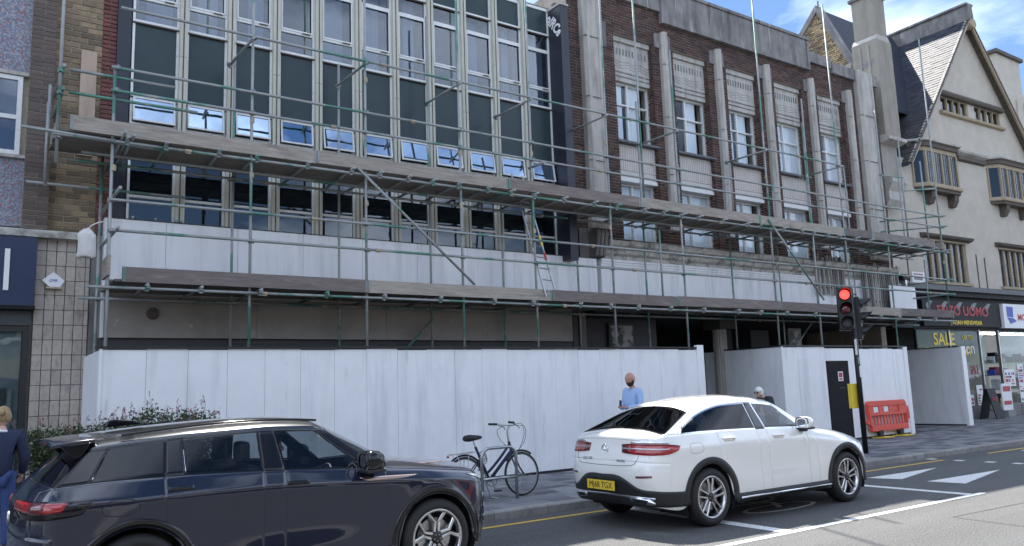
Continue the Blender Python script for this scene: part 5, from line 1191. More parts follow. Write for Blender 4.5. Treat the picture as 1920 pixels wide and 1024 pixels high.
def wheel(t, x, y, r, rim_r, side, style, wdt=.24):
    w = thing('wheel', None, None); w.parent = t; w.location = (x, y, r); s = side        # side -1: outer face towards -Y
    hw = wdt/2
    prof = [(rim_r, -hw+.02), (rim_r+.02, -hw), (r-.045, -hw), (r-.012, -hw+.03), (r, -hw+.06), (r, hw-.06), (r-.012, hw-.03), (r-.045, hw), (rim_r+.02, hw), (rim_r, hw-.02)]
    MB().lathe((0, 0, 0), prof, 48, (0, s, 0)).build('tyre', 'rubber', w, smooth=True)
    MB().lathe((0, 0, 0), [(rim_r+.004, hw-.015), (rim_r-.006, hw-.008), (rim_r-.022, hw-.02), (rim_r-.03, hw-.08), (rim_r-.035, -hw+.02)], 48, (0, s, 0)).build('rim', 'alloy', w, smooth=True)
    MB().lathe((0, 0, 0), [(0, -.02), (rim_r-.034, -.02)], 40, (0, s, 0)).build('well', 'interior_dark', w); MB().lathe((0, 0, 0), [(.06, .02), (rim_r*.68, .02), (rim_r*.68, .0)], 32, (0, s, 0)).build('brake_disc', 'steel', w, smooth=False)
    MB().lathe((0, 0, 0), [(.075, .03), (.075, hw-.05), (.045, hw-.03), (0, hw-.028)], 24, (0, s, 0)).build('hub_cap', 'alloy_dark', w, smooth=True)
    yo = hw-.022
    for k in range(5):
        a0 = R(90+72*k)
        for d in (-1, 1):
            if style == 'twin':   # two nearly parallel spokes per arm, spreading outwards
                a1, a2 = a0+d*.34, a0+d*.30; p0 = Vector((.055*math.cos(a0+d*.45), .055*math.sin(a0+d*.45))); p1 = Vector((rim_r*.97*math.cos(a0+d*.19), rim_r*.97*math.sin(a0+d*.19))); pts = [(p0, .016, yo-.022), (p0*.4+p1*.6, .013, yo-.008), (p1, .016, yo-.01)]
            else:
                pk = Vector((rim_r*.56*math.cos(a0+d*.13), rim_r*.56*math.sin(a0+d*.13))); p0 = Vector((.06*math.cos(a0+d*.4), .06*math.sin(a0+d*.4))); p1 = Vector((rim_r*.97*math.cos(a0+d*.40), rim_r*.97*math.sin(a0+d*.40))); pts = [(p0, .017, yo-.022), (pk, .017, yo-.006), (p1, .02, yo-.012)]
            vs = []
            for i, (p, hw_, yy) in enumerate(pts):
                q = pts[min(i+1, 2)][0]-pts[max(i-1, 0)][0]; nn = Vector((-q.y, q.x)).normalized()*hw_
                for (e, yq) in ((p+nn, yy), (p+nn*.6, yy+.008), (p-nn*.6, yy+.008), (p-nn, yy), (p-nn, yy-.03), (p+nn, yy-.03)): vs.append((e.x, s*yq, e.y))
            fs = []
            for i in range(2):
                for j in range(6): fs.append((i*6+j, i*6+(j+1) % 6, (i+1)*6+(j+1) % 6, (i+1)*6+j))
            fs += [(0, 1, 2, 3, 4, 5), (17, 16, 15, 14, 13, 12)]
            o = MB().add(vs, fs).build('spoke', 'alloy', w)
    for k in range(5):
        a = R(90+36+72*k); MB().tube((.032*math.cos(a), s*(hw-.03), .032*math.sin(a)), (.032*math.cos(a), s*(hw-.018), .032*math.sin(a)), .007, 8).build('bolt', 'steel', w)
    return w
def seat(t, x, y, z0=.45):
    s = MB().prism([(x-.05, z0), (x+.42, z0+.05), (x+.44, z0+.16), (x+.05, z0+.15), (x-.16, z0+.72), (x-.27, z0+.70), (x-.14, z0+.1)], y-.24, y+.24).build('seat', 'grey_dark', t, bevel=.04); MB().box(x-.30, x-.20, y-.12, y+.12, z0+.74, z0+.92).build('head_rest', 'grey_dark', t, bevel=.03)
def mirror(t, x, y, z, s, mat, sc=1.):
    """door mirror: shell on a short arm, glass facing rearwards"""
    n = 14; vs = []; secs = [(-.075, .60), (-.06, .96), (-.02, 1.0), (.05, .90), (.09, .62), (.105, .25)]
    for dx, k in secs:
        for j in range(n):
            a = 2*math.pi*j/n; vs.append((x+dx*sc, y+s*(.125+.115*k*math.copysign(abs(math.cos(a))**.6, math.cos(a)))*sc, z+.085*k*math.copysign(abs(math.sin(a))**.6, math.sin(a))*sc))
    m = MB().add(vs, [(i*n+j, i*n+(j+1) % n, (i+1)*n+(j+1) % n, (i+1)*n+j) for i in range(len(secs)-1) for j in range(n)] + [tuple(range(len(vs)-n, len(vs)))]).build('door_mirror', mat, t, smooth=True)
    MB().add([(x-.068*sc, v[1], v[2]) for v in vs[n:2*n]], [tuple(range(n))]).build('mirror_glass', 'chrome', m); MB().prism([(x-.03, z-.12), (x+.06, z-.12), (x+.05, z-.05), (x-.03, z-.05)], y-.06*s, y+s*.12).build('mirror_arm', 'plastic_black', m)
    MB().box(x-.07*sc, x+.09*sc, y+s*.02, y+s*.225*sc, z-.09*sc, z-.06*sc).build('mirror_base', 'plastic_black', m, bevel=.012)
def common(t, S, bvh):
    for xa in S['axles']:
        for s in (-1, 1):
            y0, y1 = s*.40, s*.90; n = 20; Ra = S['arch']+.012; vs = []
            for i in range(n+1):
                a = R(-25+230*i/n)
                for y in (y0, y1): vs.append((xa+Ra*math.cos(a), y, S['hub']+Ra*math.sin(a)))
            f = [(2*i, 2*i+1, 2*i+3, 2*i+2) for i in range(n)] + [tuple(2*i for i in range(n+1))]
            MB().add(vs, f).build('wheel_arch_liner', 'interior_dark', t)
    L_ = S['len']; ax = S['axles']; Ra = S['arch']
    for a, b in ((.38, ax[0]-Ra), (ax[0]+Ra, ax[1]-Ra), (ax[1]+Ra, L_-.4)): mid = .8 < a < 2.2; box('floor_pan', a, b, -(.87 if mid else .78), (.87 if mid else .78), .23 if mid else .30, .33, 'interior_dark', t)
    box('floor_pan', .34, L_-.4, -.42, .42, .27, .36, 'interior_dark', t)
    for y in (-.38, .38): seat(t, S['xB']+.12, y); seat(t, S['xB']-.78, y)
    MB().prism([(S['xa']-.35, .62), (S['xa']+.30, .62), (S['xa']+.28, .96), (S['xa']-.05, 1.0), (S['xa']-.30, .92)], -.74, .74).build('dashboard', 'grey_dark', t, bevel=.03)
    MB().path([(S['xa']-.45+.06*math.sin(a)*0+.07*math.cos(a), -.38+.18*math.sin(a), .93+.17*math.cos(a)) for a in [2*math.pi*i/24 for i in range(24)]], .015, 8, True).build('steering_wheel', 'plastic_black', t, smooth=True)
def white_car():
    t = thing('parked_car', 'white coupe SUV waiting at the stop line with red tail lamps', 'car', (6.80, 7.97, 0))
    S = dict(hub=.355, arch=.425, len=4.74, axles=(1.00, 3.873), xs_rear=[.34], xs_mid=[1.72, 2.02, 2.10, 2.62, 3.06, 3.17], xs_front=[4.42],
        z=[[(-1, .30), (.3, .26), (.5, .24), (4.3, .24), (4.5, .22), (9, .22)], [(-1, .60), (.35, .50), (.6, .40), (4.2, .40), (4.5, .46), (9, .48)], [(-1, .84), (.35, .82), (.6, .72), (2, .66), (4.3, .66), (9, .62)],
           [(-1, 1.0), (.35, .99), (1., .985), (2.0, .965), (3.2, .935), (4.0, .87), (4.45, .78), (9, .74)], [(-1, 1.115), (.34, 1.135), (.8, 1.145), (1.6, 1.135), (2.6, 1.115), (3.17, 1.085), (3.6, 1.045), (4.0, .99), (4.42, .885), (9, .835)]],
        y=[[(0, .86), (.6, .915), (4.2, .915), (4.5, .84)], [(0, .89), (.35, .925), (.7, .945), (4.1, .945), (4.45, .89)], [(0, .88), (.35, .92), (1., .945), (1.7, .912), (2.6, .908), (3.4, .93), (4.1, .935), (4.45, .86)],
           [(0, .86), (.35, .905), (1., .945), (2.0, .93), (3.2, .925), (4.0, .915), (4.45, .83)], [(0, .76), (.34, .80), (.8, .855), (1.6, .872), (2.6, .868), (3.17, .85), (3.7, .83), (4.42, .72)]],
        xr=[.12, .0, .035, .10, .10], xf=[4.66, 4.74, 4.74, 4.70, 4.60], crown_r=[0, 0, 0, .015, .05], crown_f=[0, 0, 0, .02, .035], rr=1.5, fr=1.6, gate_l=2, hood_crown=.05,
        doors=[('rear_door', 1.22, 2.06), ('front_door', 2.06, 3.115)], wing_x=3.115, crease={0: .5, 3: .35, 4: .25}, xb=.34, xa=3.17, xB=2.06,
        rg_base=((.42, .42, 1.195), (.40, 0, 1.21)), ws_base=((3.42, .45, 1.10), (3.50, 0, 1.105)), rg_top=((1.02, .36, 1.47), (1.0, 0, 1.485)), roof_rear=((1.12, .34, 1.51), (1.10, 0, 1.525)),
        xmap=[(.34, .98), (.60, 1.10), (.80, 1.24), (1.22, 1.50), (1.4, 1.63), (1.72, 1.83), (2.02, 2.03), (2.10, 2.11), (2.62, 2.37), (3.06, 2.62), (3.17, 2.71)],
        g1z=[(.98, 1.40), (1.2, 1.425), (1.5, 1.465), (2.0, 1.49), (2.35, 1.475), (2.71, 1.43)], g1y=[(.98, .615), (1.5, .64), (2.0, .655), (2.71, .63)], g2z=[(.98, 1.44), (1.2, 1.475), (1.5, 1.515), (2.0, 1.54), (2.35, 1.525), (2.71, 1.475)], r2dx=(.08, -.06),
        ws_top=((2.80, .34, 1.475), (2.83, 0, 1.485)), roof_front=((2.70, .32, 1.515), (2.72, 0, 1.53)), roofz=[(1.1, 1.535), (1.6, 1.585), (2.0, 1.60), (2.4, 1.59), (2.75, 1.54)],
        g1ov={1: (.66, .785, 1.205), 2: (.72, .765, 1.235), 3: (.95, .70, 1.335), 4: (1.22, .655, 1.415)}, glass=[('rear_side_window', .61, 2.01), ('front_window', 2.11, 3.05), ('b_pillar', 2.01, 2.11)])
    bvh = build_car(t, S, {'*': 'car_white', 'rear_side_window': 'car_glass_dark', 'front_window': 'car_glass', 'rear_window': 'car_glass_dark', 'windscreen': 'car_glass', 'b_pillar': 'gloss_black', 'rim': 'gloss_black', 'rear_side_window_rim': 'chrome', 'front_window_rim': 'chrome'})
    common(t, S, bvh)
    for x in S['axles']:
        for s in (-1, 1): wheel(t, x, s*.815, .355, .255, s, 'twin')
    for s in (-1, 1):
        d = (0, s, 0)
        for xa in S['axles']:
            f = lambda r_, a: (xa+r_*math.cos(R(a)), s*.93, .355+r_*math.sin(R(a)))
            aa = range(-11, 192, 11); sstrip('arch_trim', [f(.490, a) for a in aa], [f(.405, a) for a in aa], bvh, 'plastic_black', t, dirv=d, off=.012, n=2, m=2)
        sstrip('sill_trim', [(x, s*.93, .355) for x in (1.44, 2.0, 2.6, 3.42)], [(x, s*.93, .245) for x in (1.44, 2.0, 2.6, 3.42)], bvh, 'plastic_black', t, dirv=d, off=.014, n=4, m=2)
        MB().path([(1.50, s*.955, .30), (2.4, s*.96, .30), (3.40, s*.955, .30)], .014, 8).build('side_step', 'chrome', t, smooth=True)
        for x, z in ((2.28, 1.025), (1.28, 1.045)):
            sstrip('handle_recess', [(x+i*.035, s*.93, z+.028) for i in range(7)], [(x+i*.035, s*.93, z-.032) for i in range(7)], bvh, 'car_white', t, dirv=d, off=.002, n=2, m=2)
            h, nn, _, _ = bvh.ray_cast(Vector((x+.1, s*1.5, z)), Vector((0, -s, 0)), 2); y = h.y
            MB().path(smooth_pts([(x-.01, y+s*.004, z+.004), (x+.04, y+s*.03, z+.008), (x+.12, y+s*.036, z+.008), (x+.19, y+s*.03, z+.006), (x+.225, y+s*.004, z+.002)]), .013, 8).build('door_handle', 'car_white', t, smooth=True)
        mirror(t, 2.92, s*.83, 1.17, s, 'car_white'); 
        # tail lamps wrapping the corner, and the pillar of chrome above them
        ax = (.8, s*.30)
        top = [(.06, s*.30, 1.035), (.07, s*.45, 1.045), (.09, s*.62, 1.045), (.16, s*.80, 1.045), (.34, s*.90, 1.035), (.50, s*.93, 1.015)]; bot = [(.06, s*.32, .94), (.07, s*.45, .925), (.09, s*.62, .915), (.16, s*.80, .91), (.32, s*.90, .92), (.46, s*.93, .96)]
        lo = sstrip('tail_lamp', top, bot, bvh, 'lamp_red', t, axis=ax, off=.012, n=6, m=4); mid = lambda k: [tuple(Vector(a)*k+Vector(b)*(1-k)) for a, b in zip(top, bot)]
        sstrip('lamp_bar', mid(.58)[:5], mid(.47)[:5], bvh, 'lamp_clear', lo, axis=ax, off=.016, n=5, m=1); sstrip('lamp_edge', mid(1.0), mid(.88), bvh, 'lamp_dark', lo, axis=ax, off=.0155, n=5, m=1); sstrip('lamp_edge', [mid(1.0)[0], mid(1.)[1]], [mid(0)[0], mid(0)[1]], bvh, 'lamp_dark', lo, axis=ax, off=.0145, n=4, m=3); sstrip('lamp_chrome', [(p[0], p[1], p[2]+.022) for p in top[1:5]], [(p[0], p[1], p[2]+.006) for p in top[1:5]], bvh, 'chrome', t, axis=ax, off=.008, n=5, m=1)
        sstrip('reflector', [(.0, s*.58, .665), (.03, s*.68, .668), (.08, s*.80, .67)], [(.0, s*.58, .64), (.03, s*.68, .642), (.08, s*.80, .65)], bvh, 'lamp_dark', t, axis=ax, off=.008, n=4, m=1)
        # exhaust trims
        sstrip('exhaust_trim', [(.06, s*.42, .40), (.06, s*.55, .405), (.10, s*.70, .39), (.16, s*.78, .345)], [(.07, s*.42, .36), (.07, s*.50, .33), (.10, s*.64, .315), (.16, s*.76, .32)], bvh, 'chrome', t, axis=ax, off=.03, n=4, m=2); sstrip('exhaust_mouth', [(.06, s*.46, .388), (.06, s*.55, .39), (.10, s*.70, .375)], [(.07, s*.48, .352), (.07, s*.52, .345), (.10, s*.66, .335)], bvh, 'interior_dark', t, axis=ax, off=.034, n=4, m=2)
        sstrip('headlamp', [(4.60, s*.45, .80), (4.55, s*.65, .82), (4.35, s*.82, .85), (4.2, s*.88, .88)], [(4.62, s*.45, .70), (4.56, s*.65, .70), (4.40, s*.82, .74), (4.25, s*.88, .82)], bvh, 'lamp_clear', t, axis=(3.9, s*.3), off=.008)
    # lower rear apron in black, cut-out round the number plate, chrome bar
    ax = (1.2, 0.)
    rear = [(-.93, .56), (-.90, .26), (-.80, .13), (-.6, .05), (-.3, .03), (0, .03), (.3, .03), (.6, .05), (.8, .13), (.90, .26), (.93, .56)]
    tz = [.47, .48, .49, .515, .655, .665, .655, .515, .49, .48, .47]
    sstrip('rear_apron', [(x, y, z) for (y, x), z in zip(rear, tz)], [(x+.095*(1 if x < .5 else 0), y, .297) for y, x in rear], bvh, 'plastic_black', t, axis=ax, off=.012, n=5, m=6)
    sstrip('chrome_bar', [(x, y, .432-.03*abs(y)) for y, x in rear[2:-2]], [(x, y, .405-.03*abs(y)) for y, x in rear[2:-2]], bvh, 'chrome', t, axis=ax, off=.022, n=5, m=2)
    p = box('number_plate', -.022, -.014, -.26, .26, .475, .59, 'plate', t); p.location = (.0, 0, 0); text('lettering', 'MJ68 TGX', .108, 'black_trim', (-.0235, 0, .530), (math.pi/2, 0, -math.pi/2), p, ext=.001, sx=.93, bold=0)
    h, nn, _, _ = bvh.ray_cast(Vector((-1, .0, .965)), Vector((1, 0, 0)), 3); sx = h.x-.006
    b = MB().path([(sx, .058*math.cos(a), .965+.058*math.sin(a)) for a in [2*math.pi*i/28 for i in range(28)]], .007, 8, True).build('star_badge', 'chrome', t, smooth=True)
    for k in range(3):
        a = R(90+120*k); c = Vector((sx-.002, 0, .965)); q = c+Vector((0, .055*math.cos(a), .055*math.sin(a))); nn = Vector((0, -math.sin(a), math.cos(a)))*.012; MB().add([c+nn, q, c-nn, c+Vector((-.008, 0, 0))], [(0, 1, 3), (1, 2, 3), (0, 2, 1)]).build('star_point', 'chrome', b)
    def rtext(s_, y, z, size, mt):
        h, nn, _, _ = bvh.ray_cast(Vector((-1, y, z)), Vector((1, 0, 0)), 3); text('lettering', s_, size, mt, (h.x-.008, y, z), (math.pi/2, 0, -math.pi/2), t, ext=.002, bold=0)
    rtext('GLC 350', .32, .845, .05, 'steel'); rtext('4MATIC', -.32, .835, .045, 'steel')
    # lid edge line, spoiler lip, brake light
    def line(name, pts, r_, mt, axis, z=True): 
        out = []
        for p in smooth_pts(pts, 6):
            d = Vector((p.x-axis[0], p.y-axis[1], 0)).normalized(); h, nn, _, _ = bvh.ray_cast(p+d*.7, -d, 1.4); out.append((h if h else p)+d*.0)
        MB().path(out, r_, 5).build(name, mt, t, smooth=True)
    line('lid_gap', [(.08, .60, .905), (.07, .56, .83), (.06, .46, .785), (.05, 0, .775), (.06, -.46, .785), (.07, -.56, .83), (.08, -.60, .905)], .0035, 'plastic_black', (1.2, 0)); line('lid_gap', [(.08, .62, 1.08), (.08, .3, 1.095), (.08, 0, 1.10), (.08, -.3, 1.095), (.08, -.62, 1.08)], .003, 'grey_plain', (1.2, 0))
    def sline(name, pts, s, r_=.0035, mt='plastic_black'):
        out = []
        for p in smooth_pts(pts, 5):
            h, nn, _, _ = bvh.ray_cast(Vector((p.x, s*1.5, p.z)), Vector((0, -s, 0)), 2); out.append(h if h else p)
        MB().path(out, r_, 5).build(name, mt, t, smooth=True)
    for s in (-1, 1): sline('fuel_flap_gap', [(.68, 0, 1.02), (.86, 0, 1.02), (.87, 0, .92), (.69, 0, .91), (.67, 0, .97), (.68, 0, 1.02)], s, .0025, 'grey_plain')
    return t
white_car()
def dark_car():
    t = thing('parked_car', 'glossy near-black SUV with roof spoiler and copper trim by the kerb', 'car', (.39, 7.97, 0))
    S = dict(hub=.365, arch=.43, len=4.37, axles=(.84, 3.52), xs_rear=[.25], xs_mid=[1.60, 1.87, 1.97, 2.45, 2.88, 3.0], xs_front=[4.08],
        z=[[(-1, .28), (.3, .27), (.5, .25), (4.0, .25), (9, .24)], [(-1, .52), (.3, .48), (.6, .40), (3.9, .42), (9, .46)], [(-1, .78), (.3, .76), (.8, .70), (2, .66), (3.5, .68), (9, .64)],
           [(-1, 1.0), (.3, 1.01), (1., 1.0), (2.0, .985), (3.0, .955), (3.6, .93), (4.1, .86), (9, .82)], [(-1, 1.085), (.25, 1.125), (.6, 1.15), (1.2, 1.15), (1.9, 1.125), (2.5, 1.09), (3.0, 1.055), (3.4, 1.03), (3.8, .99), (4.08, .955), (9, .91)]],
        y=[[(0, .84), (.45, .92), (3.9, .92), (4.1, .84)], [(0, .86), (.3, .915), (.6, .95), (1.4, .93), (3.1, .93), (3.8, .95), (4.1, .88)], [(0, .86), (.3, .915), (.84, .955), (1.4, .905), (1.9, .893), (2.6, .895), (3.5, .95), (4.1, .87)],
           [(0, .85), (.3, .915), (.84, .95), (1.9, .92), (3.0, .92), (3.6, .935), (4.1, .84)], [(0, .74), (.25, .80), (.8, .86), (1.9, .875), (3.0, .86), (3.6, .85), (4.08, .76)]],
        xr=[.10, .02, .0, .03, .10], xf=[4.28, 4.36, 4.37, 4.34, 4.25], crown_r=[0, 0, 0, .01, .03], crown_f=[0, 0, 0, .02, .05], rr=1.6, fr=1.7, gate_l=2, hood_crown=.075,
        doors=[('rear_door', 1.0, 1.92), ('front_door', 1.92, 2.99)], wing_x=2.99, crease={0: .5, 3: .5, 4: .35}, xb=.25, xa=3.0, xB=1.92,
        rg_base=((.17, .42, 1.155), (.15, 0, 1.16)), ws_base=((3.27, .45, 1.105), (3.34, 0, 1.12)), rg_top=((.46, .40, 1.43), (.45, 0, 1.445)), roof_rear=((.50, .38, 1.475), (.49, 0, 1.50)),
        xmap=[(.25, .52), (.45, .62), (.63, .76), (.84, .93), (1.05, 1.08), (1.24, 1.24), (1.60, 1.61), (1.87, 1.88), (1.97, 1.97), (2.45, 2.16), (2.88, 2.38), (3.0, 2.47)],
        g1z=[(.52, 1.40), (.9, 1.435), (1.3, 1.46), (1.9, 1.475), (2.3, 1.465), (2.47, 1.45)], g1y=[(.52, .63), (1.3, .655), (1.9, .66), (2.47, .64)], g2z=[(.52, 1.44), (.9, 1.475), (1.3, 1.505), (1.9, 1.525), (2.3, 1.515), (2.47, 1.495)], r2dx=(.03, -.05),
        ws_top=((2.56, .34, 1.49), (2.59, 0, 1.50)), roof_front=((2.46, .32, 1.535), (2.48, 0, 1.55)), roofz=[(.5, 1.505), (1.0, 1.55), (1.6, 1.585), (2.1, 1.59), (2.5, 1.555)],
        glass=[('quarter_window', .50, 1.06), ('b_pillar', 1.06, 1.22), ('rear_side_window', 1.22, 1.86), ('b_pillar', 1.86, 1.98), ('front_window', 1.98, 2.87)])
    bvh = build_car(t, S, {'*': 'car_dark', 'pillar': 'gloss_black', 'quarter_window': 'car_glass_dark', 'rear_side_window': 'car_glass', 'front_window': 'car_glass', 'rear_window': 'car_glass_dark', 'windscreen': 'car_glass', 'b_pillar': 'gloss_black', 'roof': 'roof_dark', 'rim': 'gloss_black'})
    common(t, S, bvh)
    for x in S['axles']:
        for s in (-1, 1): wheel(t, x, s*.82, .365, .268, s, 'split')
    # roof spoiler and fin antenna, roof rails
    sp = MB(); vs = []
    for x, zt, zb, w in ((.56, 1.475, 1.44, .60), (.40, 1.465, 1.425, .63), (.24, 1.445, 1.415, .66)):
        for y in (-1, -.6, 0, .6, 1): vs.append((x, y*w, zt+.03*(1-y*y))); 
        for y in (1, .6, 0, -.6, -1): vs.append((x, y*w, zb+.03*(1-y*y)))
    sp.add(vs, [(i*10+j, i*10+(j+1) % 10, (i+1)*10+(j+1) % 10, (i+1)*10+j) for i in range(2) for j in range(10)] + [tuple(range(10)), tuple(range(29, 19, -1))]); sp.build('roof_spoiler', 'car_dark', t, smooth=True, bevel=.006); box('brake_light', .236, .242, -.2, .2, 1.435, 1.455, 'lamp_red', t)
    for s in (-1, 1): MB().prism([(.30, 1.43), (.52, 1.45), (.45, 1.33), (.40, 1.33)], s*.655, s*.60).build('spoiler_cheek', 'gloss_black', t, bevel=.008)
    MB().prism([(.86, 1.555), (.70, 1.545), (.72, 1.60), (.78, 1.615), (.92, 1.60), (1.02, 1.565)], -.035, .035).build('antenna_fin', 'gloss_black', t, bevel=.015)
    for s in (-1, 1):
        d = (0, s, 0)
        MB().path(smooth_pts([(.75, s*.585, 1.49), (1.1, s*.60, 1.525), (1.6, s*.605, 1.555), (2.1, s*.60, 1.555), (2.42, s*.585, 1.535)]), .011, 8).build('roof_rail', 'gloss_black', t, smooth=True)
        for xa in S['axles']:
            f = lambda r_, a: (xa+r_*math.cos(R(a)), s*.93, .365+r_*math.sin(R(a)))
            aa = range(-11, 192, 11); sstrip('arch_trim', [f(.485, a) for a in aa], [f(.424, a) for a in aa], bvh, 'gloss_black', t, dirv=d, off=.008, n=2, m=2)
        sstrip('sill_trim', [(x, s*.93, .36) for x in (1.28, 2.0, 2.6, 3.06)], [(x, s*.93, .255) for x in (1.28, 2.0, 2.6, 3.06)], bvh, 'gloss_black', t, dirv=d, off=.012, n=4, m=2)
        for x, z in ((2.04, 1.015), (1.06, 1.055)):
            sstrip('door_handle', [(x+i*.04, s*.93, z+.016-.004*i*.3) for i in range(6)], [(x+i*.04, s*.93, z-.018-.004*i*.3) for i in range(6)], bvh, 'gloss_black', t, dirv=d, off=.0035, n=2, m=1)
        sstrip('copper_blade', [(2.72, s*.93, 1.0), (2.85, s*.93, .997), (3.1, s*.93, .99), (3.34, s*.93, .982)], [(2.80, s*.93, .965), (2.88, s*.93, .963), (3.1, s*.93, .962), (3.22, s*.93, .967)], bvh, 'copper_trim', t, dirv=d, off=.005, n=4, m=2)
        mirror(t, 2.80, s*.83, 1.15, s, 'gloss_black', 1.15)
        ax = (.8, s*.30); tp = [(.04, s*.30, 1.02), (.05, s*.5, 1.02), (.08, s*.70, 1.022), (.18, s*.85, 1.022), (.34, s*.92, 1.02), (.52, s*.94, 1.005)]; bt = [(.03, s*.30, .955), (.04, s*.5, .95), (.07, s*.70, .945), (.16, s*.85, .945), (.30, s*.92, .955), (.44, s*.94, .975)]
        sstrip('tail_lamp_surround', [(p[0], p[1], p[2]+.012) for p in tp], [(p[0], p[1], p[2]-.05) for p in bt], bvh, 'gloss_black', t, axis=ax, off=.004, n=5, m=3); lo = sstrip('tail_lamp', tp[:5], bt[:5], bvh, 'lamp_red', t, axis=ax, off=.010, n=5, m=3)
        sstrip('lamp_segment', [tp[2], tp[3]], [bt[2], bt[3]], bvh, 'lamp_dark', lo, axis=ax, off=.013, n=4, m=2)
        sstrip('headlamp', [(4.32, s*.42, .90), (4.26, s*.6, .905), (4.12, s*.76, .91), (3.92, s*.86, .935)], [(4.33, s*.42, .85), (4.28, s*.6, .845), (4.18, s*.76, .845), (4.02, s*.86, .905)], bvh, 'lamp_clear', t, axis=(3.6, s*.3), off=.008); sstrip('bumper_vent', [(4.3, s*.6, .70), (4.2, s*.76, .72), (4.1, s*.84, .74)], [(4.3, s*.6, .45), (4.22, s*.76, .45), (4.14, s*.84, .45)], bvh, 'gloss_black', t, axis=(3.6, s*.3), off=.006)
        for z in (.50, .60, .70): sstrip('vent_bar', [(4.3, s*.6, z+.012), (4.2, s*.76, z+.012), (4.12, s*.84, z+.012)], [(4.3, s*.6, z-.005), (4.2, s*.76, z-.005), (4.12, s*.84, z-.005)], bvh, 'steel', t, axis=(3.6, s*.3), off=.012, m=1)
        # bonnet vent blade, fuel flap, shoulder line
        o = []
        for p in smooth_pts([(.60, 0, .90), (.58, 0, .95), (.63, 0, 1.0), (.72, 0, 1.01), (.80, 0, 1.0), (.85, 0, .95), (.80, 0, .90), (.70, 0, .885), (.60, 0, .90)], 4):
            h, nn, _, _ = bvh.ray_cast(Vector((p.x, s*1.5, p.z)), Vector((0, -s, 0)), 2); o.append(h if h else p)
        if s < 0: MB().path(o, .003, 5).build('fuel_flap_gap', 'interior_dark', t, smooth=True)
        h, nn, _, _ = bvh.ray_cast(Vector((3.55, s*.60, 2)), Vector((0, 0, -1)), 3); MB().box(3.40, 3.75, s*.60-.015, s*.60+.015, h.z-.004, h.z+.006).build('bonnet_vent', 'copper_trim', t)
    MB().lathe((-.004, -.30, .885), [(.0, .006), (.05, .006), (.055, 0), (.055, -.01)], 20, (-1, 0, 0)).build('round_badge', 'steel', t)
    return t
dark_car()

# ------------------------------------------------------------ people
def skin_mesh(name, pts, edges, rad, root=0, sub=2):
    me = bpy.data.meshes.new(name); me.from_pydata(pts, edges, []); o = bpy.data.objects.new('tmp', me); COL.objects.link(o)
    md = o.modifiers.new('s', 'SKIN'); md.use_smooth_shade = True
    for i, sv in enumerate(me.skin_vertices[0].data): sv.radius = rad[i] if isinstance(rad[i], tuple) else (rad[i], rad[i]); sv.use_root = (i == root)
    m2 = o.modifiers.new('u', 'SUBSURF'); m2.levels = sub; m2.render_levels = sub
    dg = bpy.context.evaluated_depsgraph_get(); ev = bpy.data.meshes.new_from_object(o.evaluated_get(dg)); bpy.data.objects.remove(o)
    vs = [v.co.copy() for v in ev.vertices]; fs = [tuple(p.vertices) for p in ev.polygons]; return vs, fs
def head_mesh(c, yaw, pitch, sc=1., hair=None):
    n, m = 40, 30; Mx = Matrix.Translation(Vector(c)) @ Matrix.Rotation(yaw, 4, 'Z') @ Matrix.Rotation(pitch, 4, 'Y')
    g = lambda a, b, s: math.exp(-((a/s)**2+(b/s)**2))
    vs = []
    def surf(i, j, grow=0.):
        th = math.pi*i/m; ph = 2*math.pi*j/n; x, y, z = math.sin(th)*math.cos(ph), math.sin(th)*math.sin(ph), math.cos(th)
        X, Y, Z = .100*x, .078*y, .120*z
        if Z < 0: k = -Z/.12; Y *= 1-.28*k*k; X *= 1-(.10 if x > 0 else .38)*k
        if x > 0:
            X += .026*g(Y, Z+.012, .020)+.010*g(Y, Z+.03, .018)+.012*g(Y, Z+.098, .026)+.005*g(Y*.4, Z-.032, .018)-.010*(g(Y-.032, Z-.008, .017)+g(Y+.032, Z-.008, .017))+.006*g(Y*.7, Z+.058, .014)-.004*g(Y*.6, Z+.068, .006)
        if x < 0: X *= 1.04
        v = Vector((X, Y, Z)); return v+v.normalized()*grow
    for i in range(m+1):
        for j in range(n): vs.append(Mx @ (surf(i, j)*sc))
    fs = [(i*n+j, (i+1)*n+j, (i+1)*n+(j+1) % n, i*n+(j+1) % n) for i in range(m) for j in range(n)]
    mb = MB().add(vs, fs)
    for s in (-1, 1):
        e = MB().ball((0, 0, 0), (.022, .010, .032), 10, 6); mb.add([Mx @ ((Vector(q)+Vector((-.012, s*.078, -.008)))*sc) for q in e.v], e.f)
    eyes = MB()
    for s in (-1, 1): e = MB().ball((.083, s*.032, .008), (.008, .012, .008), 8, 6); eyes.add([Mx @ (Vector(q)*sc) for q in e.v], e.f)
    def shell(test, grow, jit=.0, seed=1):
        r = random.Random(seed); keep = {}; b = MB(); idx = {}
        pts = {}
        for i in range(m+1):
            for j in range(n):
                v = surf(i, j); pts[(i, j)] = test(v.x, v.y, v.z)
        vv = []; ff = []
        def vid(i, j, on):
            k = (i, j % n)
            if k not in idx:
                gz = grow*pts[k] if pts[k] > 0 else -.004; idx[k] = len(vv); vv.append(Mx @ (surf(i, j % n, gz+(r.uniform(-jit, jit) if pts[k] > 0 else 0))*sc))
            return idx[k]
        for i in range(m):
            for j in range(n):
                ks = [(i, j), (i+1, j), (i+1, (j+1) % n), (i, (j+1) % n)]
                if max(pts[k] for k in ks) > 0: ff.append(tuple(vid(a, b_, 1) for a, b_ in ks))
        return MB().add(vv, ff)
    return mb, eyes, shell, Mx
